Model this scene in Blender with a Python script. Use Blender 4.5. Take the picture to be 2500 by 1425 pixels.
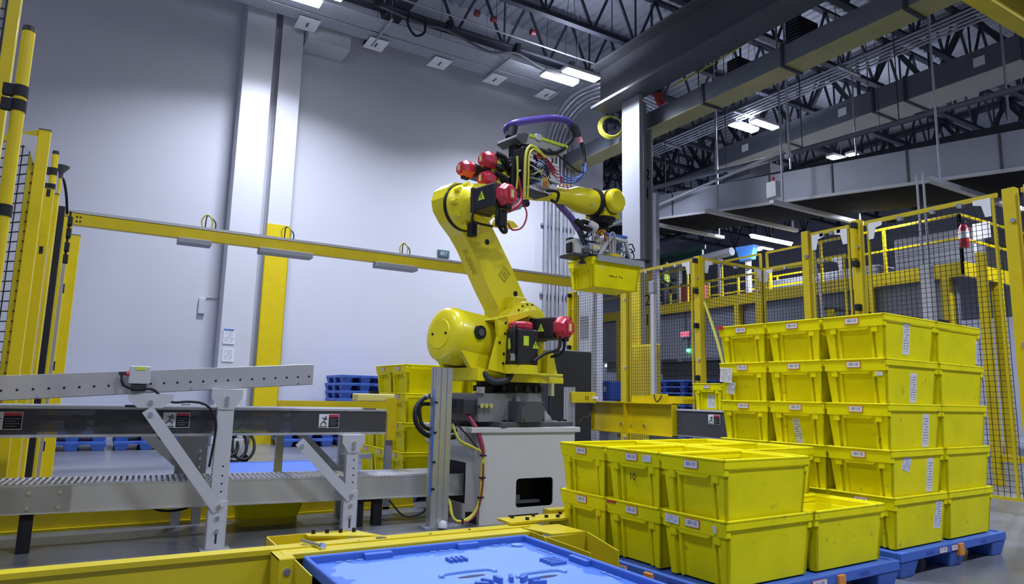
import bpy, math, random
from mathutils import Vector, Matrix
R = math.radians
random.seed(7)
for o in list(bpy.data.objects): bpy.data.objects.remove(o)
SC = bpy.context.scene
COL = SC.collection

# ------------------------------------------------------------------ camera, world, exposure, hall lamps
CAMH = 1.01
_y, _p, _r = R(59.13), R(8.706), R(1.28)
_f = Vector((math.cos(_y)*math.cos(_p), math.sin(_y)*math.cos(_p), math.sin(_p)))
_rt = Vector((math.sin(_y), -math.cos(_y), 0)); _up = _rt.cross(_f)
_rt2 = _rt*math.cos(_r) + _up*math.sin(_r); _up2 = -_rt*math.sin(_r) + _up*math.cos(_r)
cd = bpy.data.cameras.new('camera'); cam = bpy.data.objects.new('camera', cd); COL.objects.link(cam)
cam.matrix_world = Matrix(((_rt2.x, _up2.x, -_f.x, 0), (_rt2.y, _up2.y, -_f.y, 0), (_rt2.z, _up2.z, -_f.z, CAMH), (0, 0, 0, 1)))
cd.sensor_width = 36; cd.lens = 36*1661.45/2500; cd.clip_start = .05; cd.clip_end = 200
SC.camera = cam
SC.view_settings.view_transform = 'Standard'; SC.view_settings.look = 'None'
SC.view_settings.exposure = 0.25; SC.view_settings.gamma = 1; SC.view_settings.use_curve_mapping = False
W = bpy.data.worlds.new('world'); SC.world = W; W.use_nodes = True
W.node_tree.nodes['Background'].inputs[0].default_value = (.40, .44, .62, 1)
W.node_tree.nodes['Background'].inputs[1].default_value = .33
LAMP_COL = (.77, .82, 1.0)
def area(name, loc, sx, sy, power, col=LAMP_COL, rot=(0, 0, 0), spread=180):
    l = bpy.data.lights.new(name, 'AREA'); l.shape = 'RECTANGLE'; l.size = sx; l.size_y = sy
    l.energy = power; l.color = col; l.spread = R(spread)
    o = bpy.data.objects.new(name, l); o.location = loc; o.rotation_euler = rot; COL.objects.link(o)
    return o
HIGHBAYS = [(2.5, 11.5, 8.0), (8.25, 11.5, 8.0), (13.75, 11.1, 8.0), (17.85, 11.15, 8.0)]      # the ones the photo shows
HIGHBAYS_BEHIND = [(-3.2, 5.2, 8.0), (2.5, 5.2, 8.0), (-3.2, -1.2, 8.0), (2.5, -1.2, 8.0), (8.2, -1.2, 8.0), (13.8, -1.2, 8.0)]
for L in HIGHBAYS: area('hall_lamp_light', (L[0], L[1], L[2]-.06), 1.1, .7, 285, spread=143)
for L in HIGHBAYS+HIGHBAYS_BEHIND: area('deck_fill_uplight', (L[0], L[1], L[2]+.12),   .9, .5, 42, rot=(math.pi, 0, 0), spread=170)  # added upward fill that brightens the roof deck in place of bounced light
for L in HIGHBAYS_BEHIND: area('hall_lamp_light', (L[0], L[1], L[2]-.06), 1.1, .7, 110 if L[0] < 0 else 215, spread=140)

HIGHBAYS_ADDED = [(20.5, 16.5, 8.0), (25.5, 20.5, 8.0), (24.5, 9.0, 8.0)]      # added lamps that brighten the dark far hall, above the mezzanine
for L in HIGHBAYS_ADDED: area('hall_lamp_light', (L[0], L[1], L[2]-.06), 1.1, .7, 700, spread=160)
# ------------------------------------------------------------------ materials
MATS = {}
def nodes(name):
    m = bpy.data.materials.new(name); m.use_nodes = True; nt = m.node_tree
    b = nt.nodes['Principled BSDF']; return m, nt, b
def mat(name, col, rough=.5, metal=0, var=.06, scale=6, bump=0, bscale=60, coat=0, spec=.5, rvar=.08, sss=0, trans=0):
    """procedural: base colour broken up by large and small noise, roughness varied with it"""
    if name in MATS: return MATS[name]
    m, nt, b = nodes(name)
    tc = nt.nodes.new('ShaderNodeTexCoord'); n = nt.nodes.new('ShaderNodeTexNoise')
    n.inputs['Scale'].default_value = scale; n.inputs['Detail'].default_value = 5
    nt.links.new(tc.outputs['Object'], n.inputs['Vector'])
    mx = nt.nodes.new('ShaderNodeMix'); mx.data_type = 'RGBA'
    mx.inputs[6].default_value = (*[min(1, c*(1+var)) for c in col], 1); mx.inputs[7].default_value = (*[c*(1-var*1.6) for c in col], 1)
    nt.links.new(n.outputs['Fac'], mx.inputs[0]); nt.links.new(mx.outputs[2], b.inputs['Base Color'])
    mr = nt.nodes.new('ShaderNodeMapRange'); mr.inputs['To Min'].default_value = max(.02, rough-rvar); mr.inputs['To Max'].default_value = min(1, rough+rvar)
    nt.links.new(n.outputs['Fac'], mr.inputs['Value']); nt.links.new(mr.outputs[0], b.inputs['Roughness'])
    b.inputs['Metallic'].default_value = metal; b.inputs['Specular IOR Level'].default_value = spec
    b.inputs['Coat Weight'].default_value = coat
    if sss: b.inputs['Subsurface Weight'].default_value = sss; b.inputs['Subsurface Radius'].default_value = (.05, .05, .01); b.inputs['Subsurface Scale'].default_value = .3
    if trans: b.inputs['Transmission Weight'].default_value = trans
    if bump:
        n2 = nt.nodes.new('ShaderNodeTexNoise'); n2.inputs['Scale'].default_value = bscale
        nt.links.new(tc.outputs['Object'], n2.inputs['Vector'])
        bp = nt.nodes.new('ShaderNodeBump'); bp.inputs['Strength'].default_value = bump; bp.inputs['Distance'].default_value = .01
        nt.links.new(n2.outputs['Fac'], bp.inputs['Height']); nt.links.new(bp.outputs[0], b.inputs['Normal'])
    MATS[name] = m; return m
def emit(name, col, s):
    if name in MATS: return MATS[name]
    m, nt, b = nodes(name); b.inputs['Base Color'].default_value = (*col, 1)
    b.inputs['Emission Color'].default_value = (*col, 1); b.inputs['Emission Strength'].default_value = s
    MATS[name] = m; return m
YEL = mat('yellow_powder_coat', (.70, .54, .003), .36, var=.07, coat=.15)
YEL_WORN = mat('worn_yellow_steel', (.62, .50, .008), .42, var=.16, scale=3, coat=.1)
ROBOT = mat('robot_yellow_paint', (.84, .74, .012), .30, var=.04, coat=.35)
WHITE = mat('white_wall_paint', (.59, .60, .655), .62, var=.02, scale=.8)
COLW = mat('white_column_paint', (.60, .61, .66), .42, var=.02, scale=1)
BLACK = mat('black_rubber', (.012, .012, .016), .6, var=.2, spec=.35)
DARK = mat('dark_steel', (.045, .048, .06), .5, .3, var=.15)
JOIST = mat('joist_primer', (.034, .038, .055), .6, .1, var=.2)
DGREY = mat('charcoal_paint', (.085, .088, .10), .45, var=.08)
GREY = mat('grey_paint', (.32, .33, .36), .5, var=.06)
LGREY = mat('light_grey_paint', (.56, .57, .60), .5, var=.04)
GALV = mat('galvanised_steel', (.42, .44, .50), .42, .55, var=.12, scale=14)
ALU = mat('brushed_aluminium', (.62, .63, .66), .34, .8, var=.06, scale=20)
ALU_RAIL = mat('dull_rail_metal', (.66, .66, .65), .36, .6, var=.14, scale=4)
STEEL = mat('bright_steel', (.70, .70, .74), .25, .9, var=.08)
RED = mat('motor_red', (.56, .030, .060), .38, var=.08, coat=.2)
PURPLE = mat('purple_hose', (.095, .060, .34), .35, var=.08)
BLUE = mat('blue_pallet_plastic', (.055, .145, .54), .5, var=.09, scale=5, bump=.15)
BLUEDK = mat('dark_blue_plastic', (.03, .08, .40), .5, var=.1)
ORANGE = mat('orange_plastic', (.75, .28, .05), .45, var=.08)
LIME = mat('lime_stripe', (.62, .80, .05), .45, var=.04)
CABLEY = mat('yellow_cable', (.60, .58, .06), .45, var=.05)
CABLEB = mat('blue_cable', (.06, .16, .55), .4, var=.05)
PAPER = mat('white_paper', (.82, .82, .84), .6, var=.03, scale=30)
DUCT = mat('duct_metal', (.13, .145, .18), .6, .1, var=.10, scale=2.5)
DUCTB = mat('grey_duct_side', (.34, .36, .42), .5, .15, var=.07, scale=2)
DECK = mat('roof_deck', (.40, .42, .50), .6, .15, var=.08, scale=1.5)
WIRE = mat('black_wire', (.010, .010, .014), .5, var=.1)
HIVIS = mat('hivis_vest', (.55, .80, .06), .7)
SKIN = mat('skin', (.45, .26, .18), .6)
CLOTH = mat('dark_clothes', (.03, .035, .05), .8)

def tote_mat(name, col, dark):
    """translucent-looking yellow polypropylene with scuffs of a shape of their own"""
    m, nt, b = nodes(name)
    tc = nt.nodes.new('ShaderNodeTexCoord')
    oi = nt.nodes.new('ShaderNodeObjectInfo'); ad = nt.nodes.new('ShaderNodeVectorMath'); ad.operation = 'ADD'
    sc = nt.nodes.new('ShaderNodeMath'); sc.operation = 'MULTIPLY'; sc.inputs[1].default_value = 37
    nt.links.new(oi.outputs['Random'], sc.inputs[0]); nt.links.new(tc.outputs['Object'], ad.inputs[0]); nt.links.new(sc.outputs[0], ad.inputs[1])
    n = nt.nodes.new('ShaderNodeTexNoise'); n.inputs['Scale'].default_value = 4.5; n.inputs['Detail'].default_value = 3
    nt.links.new(ad.outputs[0], n.inputs['Vector'])
    cr = nt.nodes.new('ShaderNodeValToRGB'); cr.color_ramp.elements[0].position = .35; cr.color_ramp.elements[1].position = .62
    cr.color_ramp.elements[0].color = (*dark, 1); cr.color_ramp.elements[1].color = (*col, 1)
    nt.links.new(n.outputs['Fac'], cr.inputs[0])
    n2 = nt.nodes.new('ShaderNodeTexNoise'); n2.inputs['Scale'].default_value = 17; n2.inputs['Detail'].default_value = 6
    nt.links.new(ad.outputs[0], n2.inputs['Vector'])
    sm = nt.nodes.new('ShaderNodeMapRange'); sm.inputs['From Min'].default_value = .66; sm.inputs['From Max'].default_value = .74; sm.inputs['To Max'].default_value = .5
    nt.links.new(n2.outputs['Fac'], sm.inputs['Value'])
    mx = nt.nodes.new('ShaderNodeMix'); mx.data_type = 'RGBA'; mx.inputs[7].default_value = (.16, .17, .06, 1)
    nt.links.new(sm.outputs[0], mx.inputs[0]); nt.links.new(cr.outputs[0], mx.inputs[6]); nt.links.new(mx.outputs[2], b.inputs['Base Color'])
    b.inputs['Roughness'].default_value = .5; b.inputs['Specular IOR Level'].default_value = .18
    MATS[name] = m; return m
TOTE = tote_mat('yellow_tote_plastic', (.92, .82, .0), (.80, .74, .0))

def print_mat(name, ax, kind):
    """label paper: kind 'bar' = barcode bars in a thin red border; 'text' = lines of small grey print"""
    m, nt, b = nodes(name); N = nt.nodes; Lk = nt.links.new
    tc = N.new('ShaderNodeTexCoord'); sp = N.new('ShaderNodeSeparateXYZ'); Lk(tc.outputs['Generated'], sp.inputs[0])
    u = sp.outputs[ax]; v = sp.outputs[2]
    def math_(op, a, bb, c=None):
        x = N.new('ShaderNodeMath'); x.operation = op
        for i, q in enumerate((a, bb, c)):
            if q is None: continue
            if isinstance(q, (int, float)): x.inputs[i].default_value = q
            else: Lk(q, x.inputs[i])
        return x.outputs[0]
    def inside(s, lo, hi): return math_('MULTIPLY', math_('GREATER_THAN', s, lo), math_('LESS_THAN', s, hi))
    def strip(s, k, thr, other=None, k2=1.0):
        cb = N.new('ShaderNodeCombineXYZ'); Lk(math_('MULTIPLY', s, k), cb.inputs[0])
        if other is not None: Lk(math_('MULTIPLY', other, k2), cb.inputs[1])
        n = N.new('ShaderNodeTexNoise'); n.inputs['Scale'].default_value = 1; n.inputs['Detail'].default_value = 0; Lk(cb.outputs[0], n.inputs['Vector'])
        return math_('GREATER_THAN', n.outputs['Fac'], thr)
    if kind == 'bar':
        ink = math_('MULTIPLY', strip(u, 46, .5), math_('MULTIPLY', inside(u, .14, .86), inside(v, .30, .80)))
        border = math_('SUBTRACT', 1, math_('MULTIPLY', inside(u, .03, .97), inside(v, .07, .93)))
        inkc, bc = (.05, .06, .14, 1), (.60, .16, .10, 1)
    else:
        ink = math_('MULTIPLY', math_('MULTIPLY', math_('GREATER_THAN', math_('SINE', math_('MULTIPLY', v, 75), 0), .15), strip(u, 5, .42, v, 12)), math_('MULTIPLY', inside(u, .12, .88), inside(v, .10, .92)))
        border = None; inkc, bc = (.30, .31, .38, 1), None
    mx = N.new('ShaderNodeMix'); mx.data_type = 'RGBA'; mx.inputs[6].default_value = (.78, .78, .82, 1); mx.inputs[7].default_value = inkc
    Lk(ink, mx.inputs[0]); out = mx.outputs[2]
    if border is not None:
        m2 = N.new('ShaderNodeMix'); m2.data_type = 'RGBA'; m2.inputs[7].default_value = bc; Lk(border, m2.inputs[0]); Lk(out, m2.inputs[6]); out = m2.outputs[2]
    Lk(out, b.inputs['Base Color']); b.inputs['Roughness'].default_value = .5
    MATS[name] = m; return m
BAR_Y = print_mat('barcode_print_y', 1, 'bar'); BAR_X = print_mat('barcode_print_x', 0, 'bar')
TXT_Y = print_mat('text_print_y', 1, 'text'); TXT_X = print_mat('text_print_x', 0, 'text')

# ------------------------------------------------------------------ mesh building
def frame_of(d):
    d = Vector(d).normalized(); a = Vector((0, 0, 1)) if abs(d.z) < .95 else Vector((1, 0, 0))
    u = d.cross(a).normalized(); return d, u, d.cross(u).normalized()
def catmull(P, k=6):
    P = [Vector(p) for p in P]
    if len(P) < 3: return P
    Q = [P[0]*2-P[1]]+P+[P[-1]*2-P[-2]]; out = []
    for i in range(1, len(Q)-2):
        a, b, c, d = Q[i-1:i+3]
        for j in range(k):
            t = j/k; out.append(.5*((2*b)+(c-a)*t+(2*a-5*b+4*c-d)*t*t+(3*b-a-3*c+d)*t**3))
    out.append(P[-1]); return out
SPLIT = set('''support panel_seam fan_rib duct_flange sticker housing_boss hanger_rod hanger_wire black_leg leg pulley pulley_hub round_mark slot moulded_dash
 cable_clip cable_tie hanger red_coupling bolt small_hole cover_screw connector anchor_bolt hose_collar ring_bolt flange_screw gear_screw cap_screw plate_bolt wrist_screw
 axle_hole hole brace_bolt black_clamp clip pale_emblem wheel rib_block rack_strut rim_block white_dash red_dash panel_line coil yellow_plate'''.split())
class G:
    def __init__(s): s.v = []; s.f = []; s.sm = []
    def add(s, V, F, smooth=False):
        n = len(s.v); s.v += [tuple(v) for v in V]; s.f += [tuple(i+n for i in f) for f in F]; s.sm += [smooth]*len(F); return s
    def box(s, x0, x1, y0, y1, z0, z1):
        return s.tb((x0, x1, y0, y1, z0), (x0, x1, y0, y1, z1))
    def tb(s, a, b):        # tapered box: (x0,x1,y0,y1,z) at the bottom and at the top
        V = [(a[0], a[2], a[4]), (a[1], a[2], a[4]), (a[1], a[3], a[4]), (a[0], a[3], a[4]), (b[0], b[2], b[4]), (b[1], b[2], b[4]), (b[1], b[3], b[4]), (b[0], b[3], b[4])]
        return s.add(V, [(0, 3, 2, 1), (4, 5, 6, 7), (0, 1, 5, 4), (1, 2, 6, 5), (2, 3, 7, 6), (3, 0, 4, 7)])
    def cb(s, c, sx, sy, sz, M=None):
        c = Vector(c); V = []
        for k in (-1, 1):
            for x, y in ((-1, -1), (1, -1), (1, 1), (-1, 1)):
                p = Vector((x*sx/2, y*sy/2, k*sz/2)); V.append(c+(M @ p if M else p))
        return s.add(V, [(0, 3, 2, 1), (4, 5, 6, 7), (0, 1, 5, 4), (1, 2, 6, 5), (2, 3, 7, 6), (3, 0, 4, 7)])
    def bar(s, a, b, w, h, up=(0, 0, 1)):   # rectangular bar from a to b, w across, h along up
        a, b = Vector(a), Vector(b); d = (b-a).normalized(); u = Vector(up)
        if abs(d.dot(u)) > .98: u = Vector((1, 0, 0))
        x = d.cross(u).normalized()*w/2; y = x.normalized().cross(d)*h/2
        V = [a-x-y, a+x-y, a+x+y, a-x+y, b-x-y, b+x-y, b+x+y, b-x+y]
        return s.add(V, [(0, 1, 2, 3), (7, 6, 5, 4), (4, 5, 1, 0), (5, 6, 2, 1), (6, 7, 3, 2), (7, 4, 0, 3)])
    def cyl(s, a, b, r, r2=None, n=24, caps=True, rot=0):
        a, b = Vector(a), Vector(b); r2 = r if r2 is None else r2; d, u, v = frame_of(b-a)
        A = [a+(u*math.cos(t)+v*math.sin(t))*r for t in [rot+2*math.pi*i/n for i in range(n)]]
        B = [b+(u*math.cos(t)+v*math.sin(t))*r2 for t in [rot+2*math.pi*i/n for i in range(n)]]
        s.add(A+B, [(i, i+n, (i+1) % n+n, (i+1) % n) for i in range(n)], n > 10)
        if caps: s.add(A, [tuple(range(n))]); s.add(B, [tuple(reversed(range(n)))])
        return s
    def lathe(s, a, d, prof, n=32, smooth=True, rot=0):     # prof: (distance along d, radius)
        a = Vector(a); d, u, v = frame_of(d); V = []
        for h, r in prof:
            for i in range(n):
                t = rot+2*math.pi*i/n; V.append(a+d*h+(u*math.cos(t)+v*math.sin(t))*r)
        F = [(j*n+i, (j+1)*n+i, (j+1)*n+(i+1) % n, j*n+(i+1) % n) for j in range(len(prof)-1) for i in range(n)]
        s.add(V, F, smooth); s.add(V[:n], [tuple(range(n))]); s.add(V[-n:], [tuple(reversed(range(n)))]); return s
    def tube(s, P, r, n=8, k=6, smooth_path=True):
        P = catmull(P, k) if smooth_path else [Vector(p) for p in P]; V = []; prev = None
        for i, p in enumerate(P):
            d = (P[min(i+1, len(P)-1)]-P[max(i-1, 0)])
            if d.length < 1e-9: d = Vector((0, 0, 1))
            d.normalize()
            if prev is None: _, u, _ = frame_of(d)
            else: u = (prev-d*prev.dot(d)).normalized()
            prev = u; w = d.cross(u)
            V += [p+(u*math.cos(2*math.pi*j/n)+w*math.sin(2*math.pi*j/n))*r for j in range(n)]
        m = len(P)
        s.add(V, [(i*n+j, i*n+(j+1) % n, (i+1)*n+(j+1) % n, (i+1)*n+j) for i in range(m-1) for j in range(n)], True)
        s.add(V[:n], [tuple(reversed(range(n)))]); s.add(V[-n:], [tuple(range(n))]); return s
    def prism(s, pts, ax, a, b):    # outline in the plane normal to axis ax (pts in the other two axes, in order), from a to b
        def P(q, t):
            return {0: (t, q[0], q[1]), 1: (q[0], t, q[1]), 2: (q[0], q[1], t)}[ax]
        n = len(pts); A = [P(q, a) for q in pts]; B = [P(q, b) for q in pts]
        s.add(A, [tuple(range(n))]); s.add(B, [tuple(reversed(range(n)))])
        return s.add(A+B, [(i, i+n, (i+1) % n+n, (i+1) % n) for i in range(n)])
    def quad(s, a, b, c, d): return s.add([a, b, c, d], [(0, 1, 2, 3)])
    def islands(s):
        key = {}; par = list(range(len(s.v)))
        def find(a):
            while par[a] != a: par[a] = par[par[a]]; a = par[a]
            return a
        for i, v in enumerate(s.v):
            k = (round(v[0], 5), round(v[1], 5), round(v[2], 5))
            if k in key: par[find(i)] = find(key[k])
            else: key[k] = i
        for f in s.f:
            for a in f[1:]: par[find(a)] = find(f[0])
        out = {}
        for f, sm in zip(s.f, s.sm): out.setdefault(find(f[0]), []).append((f, sm))
        res = []
        for fs in out.values():
            q = G(); ids = {}
            for f, sm in fs:
                for a in f:
                    if a not in ids: ids[a] = len(q.v); q.v.append(s.v[a])
                q.f.append(tuple(ids[a] for a in f)); q.sm.append(sm)
            res.append(q)
        return res
    def obj(s, name, m, parent=None, local=False, bevel=0, seg=2):
        if name in SPLIT and parent is not None:
            q = s.islands()
            if 1 < len(q) <= 60:
                for w in q: o = w.obj_(name, m, parent, local, bevel, seg)
                return o
        return s.obj_(name, m, parent, local, bevel, seg)
    def obj_(s, name, m, parent=None, local=False, bevel=0, seg=2):
        me = bpy.data.meshes.new(name); V = s.v
        if parent is not None and not local:
            I = parent_matrix(parent).inverted(); V = [tuple(I @ Vector(v)) for v in V]
        me.from_pydata([tuple(v) for v in V], [], s.f)
        import bmesh
        bm = bmesh.new(); bm.from_mesh(me); bmesh.ops.recalc_face_normals(bm, faces=bm.faces[:]); bm.to_mesh(me); bm.free()
        me.polygons.foreach_set('use_smooth', s.sm)
        me.materials.append(m); me.update()
        o = bpy.data.objects.new(name, me); COL.objects.link(o)
        if parent is not None: o.parent = parent
        if bevel:
            md = o.modifiers.new('edge', 'BEVEL'); md.width = bevel; md.segments = seg; md.limit_method = 'ANGLE'; md.angle_limit = R(40)
            md.harden_normals = False
        return o
def parent_matrix(o):
    M = Matrix.LocRotScale(o.location, o.rotation_euler, (1, 1, 1))
    return parent_matrix(o.parent) @ M if o.parent else M
def thing(name, label, cat, loc=(0, 0, 0), rz=0, group=None):
    o = bpy.data.objects.new(name, None); COL.objects.link(o); o.empty_display_size = .1
    o.location = loc; o.rotation_euler = (0, 0, rz); o['label'] = label; o['category'] = cat
    if group: o['group'] = group
    return o
def tag(o, label, cat, group=None, kind=None):
    o['label'] = label; o['category'] = cat
    if group: o['group'] = group
    if kind: o['kind'] = kind
    return o
def struct(name, g, m, **k):
    o = g.obj(name, m, **k); o['kind'] = 'structure'; return o
def copy_tree(o, parent=None):
    c = o.copy(); COL.objects.link(c); c.parent = parent
    for ch in list(o.children): copy_tree(ch, c)
    return c
def text_to_mesh(o):
    dg = bpy.context.evaluated_depsgraph_get(); me = bpy.data.meshes.new_from_object(o.evaluated_get(dg))
    n = bpy.data.objects.new(o.name, me); COL.objects.link(n); n.parent = o.parent; n.matrix_local = o.matrix_local.copy()
    nm = o.name; bpy.data.objects.remove(o); n.name = nm; return n
def text(name, s, size, loc, rot, m, parent, extrude=.002):
    cu = bpy.data.curves.new(name, 'FONT'); cu.body = s; cu.size = size; cu.extrude = extrude; cu.align_x = 'CENTER'; cu.align_y = 'CENTER'
    cu.materials.append(m)
    o = bpy.data.objects.new(name, cu); COL.objects.link(o)
    I = parent_matrix(parent).inverted()
    o.parent = parent; Mw = I @ Matrix.LocRotScale(Vector(loc), rot.to_quaternion() if hasattr(rot, 'to_quaternion') else Matrix.Identity(3).to_quaternion(), (1, 1, 1))
    o.matrix_local = Mw; return text_to_mesh(o)
def facing(n, roll=0):
    """rotation that turns text in its own xy plane so that it faces along n, upright"""
    n = Vector(n).normalized(); z = n; x = Vector((0, 0, 1)).cross(z).normalized(); y = z.cross(x)
    M = Matrix((x, y, z)).transposed()
    return M @ Matrix.Rotation(roll, 3, 'Z')
# ------------------------------------------------------------------ floor
m, nt, b = nodes('polished_concrete')
tc = nt.nodes.new('ShaderNodeTexCoord')
n = nt.nodes.new('ShaderNodeTexNoise'); n.inputs['Scale'].default_value = .9; n.inputs['Detail'].default_value = 9; n.inputs['Roughness'].default_value = .6
nt.links.new(tc.outputs['Object'], n.inputs['Vector'])
cr = nt.nodes.new('ShaderNodeValToRGB'); cr.color_ramp.elements[0].color = (.105, .11, .125, 1); cr.color_ramp.elements[1].color = (.20, .21, .235, 1)
cr.color_ramp.elements[0].position = .3; cr.color_ramp.elements[1].position = .75
nt.links.new(n.outputs['Fac'], cr.inputs[0]); nt.links.new(cr.outputs[0], b.inputs['Base Color'])
mr = nt.nodes.new('ShaderNodeMapRange'); mr.inputs['To Min'].default_value = .20; mr.inputs['To Max'].default_value = .38
nt.links.new(n.outputs['Fac'], mr.inputs['Value']); nt.links.new(mr.outputs[0], b.inputs['Roughness'])
struct('floor', G().box(-8, 34, -8, 34, -.2, 0), m)
# aisle marking far behind the cell: dashed red and white floor tape
g = G(); g2 = G()
for i in range(14):
    x = -.6+i*.24
    (g if i % 2 else g2).box(x, x+.24, 9.05, 9.12, 0, .003)
t = thing('floor_tape', 'red and white dashed floor tape on the concrete behind the conveyors', 'floor tape', (1, 9.08, 0))
g2.obj('white_dash', PAPER, t); g.obj('red_dash', mat('red_tape', (.55, .12, .14), .5), t)
# ------------------------------------------------------------------ white wall, pilasters
struct('wall_back', G().box(-8, 11.4, 14.3, 14.6, 0, 10.8), WHITE)
g = G(); [g.box(x-.004, x+.004, 14.292, 14.3, 0, 10.8) for x in (-2.4,)]
struct('trim_1', g, GREY)
g = G(); g.box(1.86, 2.42, 13.75, 14.3, 0, 10.8)
struct('wall_pilaster', g, COLW, bevel=.01)
# steel column beside the pilaster, lower part painted yellow
t = thing('steel_column', 'white steel column against the wall, yellow on its lower half, beside the pilaster', 'column', (2.85, 14.05, 0))
g = G(); g.box(2.58, 3.02, 13.9, 13.93, 0, 10.6); g.box(2.58, 3.02, 14.24, 14.27, 0, 10.6); g.box(2.79, 2.81, 13.93, 14.24, 0, 10.6)
g.obj('shaft', COLW, t)
g = G(); g.box(2.575, 3.025, 13.885, 13.9, .0, 4.32); g.box(2.57, 2.58, 13.885, 13.94, 0, 4.32); g.box(3.02, 3.03, 13.885, 13.94, 0, 4.32)
g.obj('yellow_guard', YEL, t)
# papers taped to the pilaster
t = thing('notice_sheets', 'white notice sheets with blue headers pinned on the white pilaster', 'notice', (2.1, 13.74, 1.6))
for x, z, w, h in ((2.02, 2.0, .2, .27), (2.03, 1.66, .2, .25)):
    G().box(x-w/2, x+w/2, 13.737, 13.745, z-h/2, z+h/2).obj('sheet', TXT_X, t)
G().box(1.92, 2.10, 13.733, 13.738, 2.12, 2.145).obj('blue_header', CABLEB, t)
t = thing('outlet_box', 'small grey electrical box with thin conduit on wall left of the pilaster', 'electrical box', (1.55, 14.28, 2.6))
G().box(1.50, 1.62, 14.24, 14.3, 2.45, 2.75).obj('box', LGREY, t, bevel=.005)
G().tube([(1.63, 14.28, 2.75), (1.63, 14.28, 2.78), (1.85, 14.28, 2.78)], .012, smooth_path=False).obj('conduit', LGREY, t)
t = thing('wall_sign', 'small dark green rectangular sign high on the white wall', 'sign', (6.6, 14.29, 4.25))
G().box(6.49, 6.79, 14.27, 14.3, 4.19, 4.37).obj('plate', mat('sign_green', (.04, .10, .11), .5), t, bevel=.02)
text('lettering', '807', .12, (6.64, 14.266, 4.28), facing((0, -1, 0)), LGREY, t)
# right-hand surroundings: far walls, dark
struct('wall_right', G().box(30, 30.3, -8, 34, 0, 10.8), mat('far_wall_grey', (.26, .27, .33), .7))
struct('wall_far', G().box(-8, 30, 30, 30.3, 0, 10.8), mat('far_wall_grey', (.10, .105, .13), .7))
struct('wall_end', G().box(11.1, 11.4, 14.6, 30, 0, 10.8), WHITE)
# ------------------------------------------------------------------ roof: deck, joists, girders
g = G(); V = []; F = []; z0 = 10.6; x = -8.0; xs = []
while x < 30:
    xs += [(x, z0), (x+.10, z0), (x+.13, z0+.05), (x+.23, z0+.05), (x+.26, z0)]; x += .26
V = [(a, -8, z) for a, z in xs]+[(a, 30, z) for a, z in xs]; n = len(xs)
g.add(V, [(i, i+1, i+1+n, i+n) for i in range(n-1)])
struct('ceiling', g, DECK)
struct('roof_slab', G().box(-8, 30, -8, 30, 10.72, 10.9), DARK)
def truss_x(y, x0, x1, zb=9.05, zt=10.4, p=1.25, th=.07, ang=0):
    g = G(); g.bar((x0, y, zb), (x1, y, zb), .14, th); g.bar((x0, y, zt), (x1, y, zt), .14, th)
    g.bar((x0, y, zb+.06), (x1, y, zb+.06), .02, .1)
    k = 0; x = x0
    while x+p < x1:
        g.bar((x, y, zt), (x+p/2, y, zb), .05, .05); g.bar((x+p/2, y, zb), (x+p, y, zt), .05, .05)
        if k % 2: g.bar((x+p/2, y, zb), (x+p/2, y, zt), .035, .035)
        x += p; k += 1
    return g
YT = [4.2, 5.9, 7.6, 9.3, 11.2, 12.95, 14.9, 16.6, 18.4, 20.2, 22.2, 24.4]
for i, y in enumerate(YT):
    where = ['nearest the camera overhead', 'second from the front', 'third from the front', 'fourth from the front', 'just in front of the hall lamps', 'above the cable trays by the wall',
             'first beyond the white wall end', 'second beyond the white wall end', 'third beyond the white wall end', 'fourth beyond the white wall end', 'second last at the far end', 'very last at the far end'][i]
    tag(truss_x(y, -2 if y < 14 else 11.5, 29.8).obj('roof_joist', JOIST), 'dark open web roof joist under the metal deck, ' + where, 'joist', 'open web joists under the deck')
def girder_y(x, y0, y1, zb=8.9, zt=10.45):
    g = G(); g.bar((x, y0, zb), (x, y1, zb), .34, .10); g.bar((x, y0, zt), (x, y1, zt), .3, .10); y = y0; k = 0
    while y+1.9 < y1:
        g.bar((x, y, zt), (x, y+.95, zb), .11, .11); g.bar((x, y+.95, zb), (x, y+1.9, zt), .11, .11); g.bar((x, y+.95, zb), (x, y+.95, zt), .07, .07)
        y += 1.9
    return g
for x, w in ((4.6, 'over the robot cell'), (17.2, 'beyond the ducts'), (23.5, 'farthest away')):
    tag(girder_y(x, -2 if x > 15 else 10.4, 29).obj('roof_girder', JOIST), 'dark steel truss girder crossing the joists, ' + w, 'girder', 'truss girders under the joists')
g = G(); g.box(9.12, 9.72, 3.5, 11.9, 7.6, 7.66); g.box(9.40, 9.44, 3.5, 11.9, 7.66, 8.6); g.box(9.12, 9.72, 3.5, 11.9, 8.6, 8.66)
tag(g.obj('wide_girder', DGREY), 'wide grey flanged steel girder resting on the numbered white column', 'girder')
# ------------------------------------------------------------------ high-bay lamps
def highbay(loc, label):
    t = thing('high_bay_lamp', label, 'lamp', loc, 0, 'twin tube lamps hanging over the hall')
    x, y, z = loc
    for s in (-1, 1):
        dx = .14*s*-1
        g = G(); g.box(x-.46+dx, x+.46+dx, y-.13+s*.21, y+.13+s*.21, z-.01, z+.07); g.obj('housing', LGREY, t, bevel=.02)
        g = G(); g.box(x-.44+dx, x+.44+dx, y-.11+s*.21, y+.11+s*.21, z-.035, z-.011); g.obj('diffuser', emit('lamp_glow', (.90, .92, 1.0), 22), t, bevel=.02)
    g = G(); g.box(x-.05, x+.05, y-.3, y+.3, z+.07, z+.1); g.obj('crossbar', GREY, t)
    g = G(); [g.tube([(x, y+s*.25, z+.1), (x, y+s*.05, 10.6)], .006, 5, smooth_path=False) for s in (-1, 1)]; g.obj('hanger_wire', WIRE, t)
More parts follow.
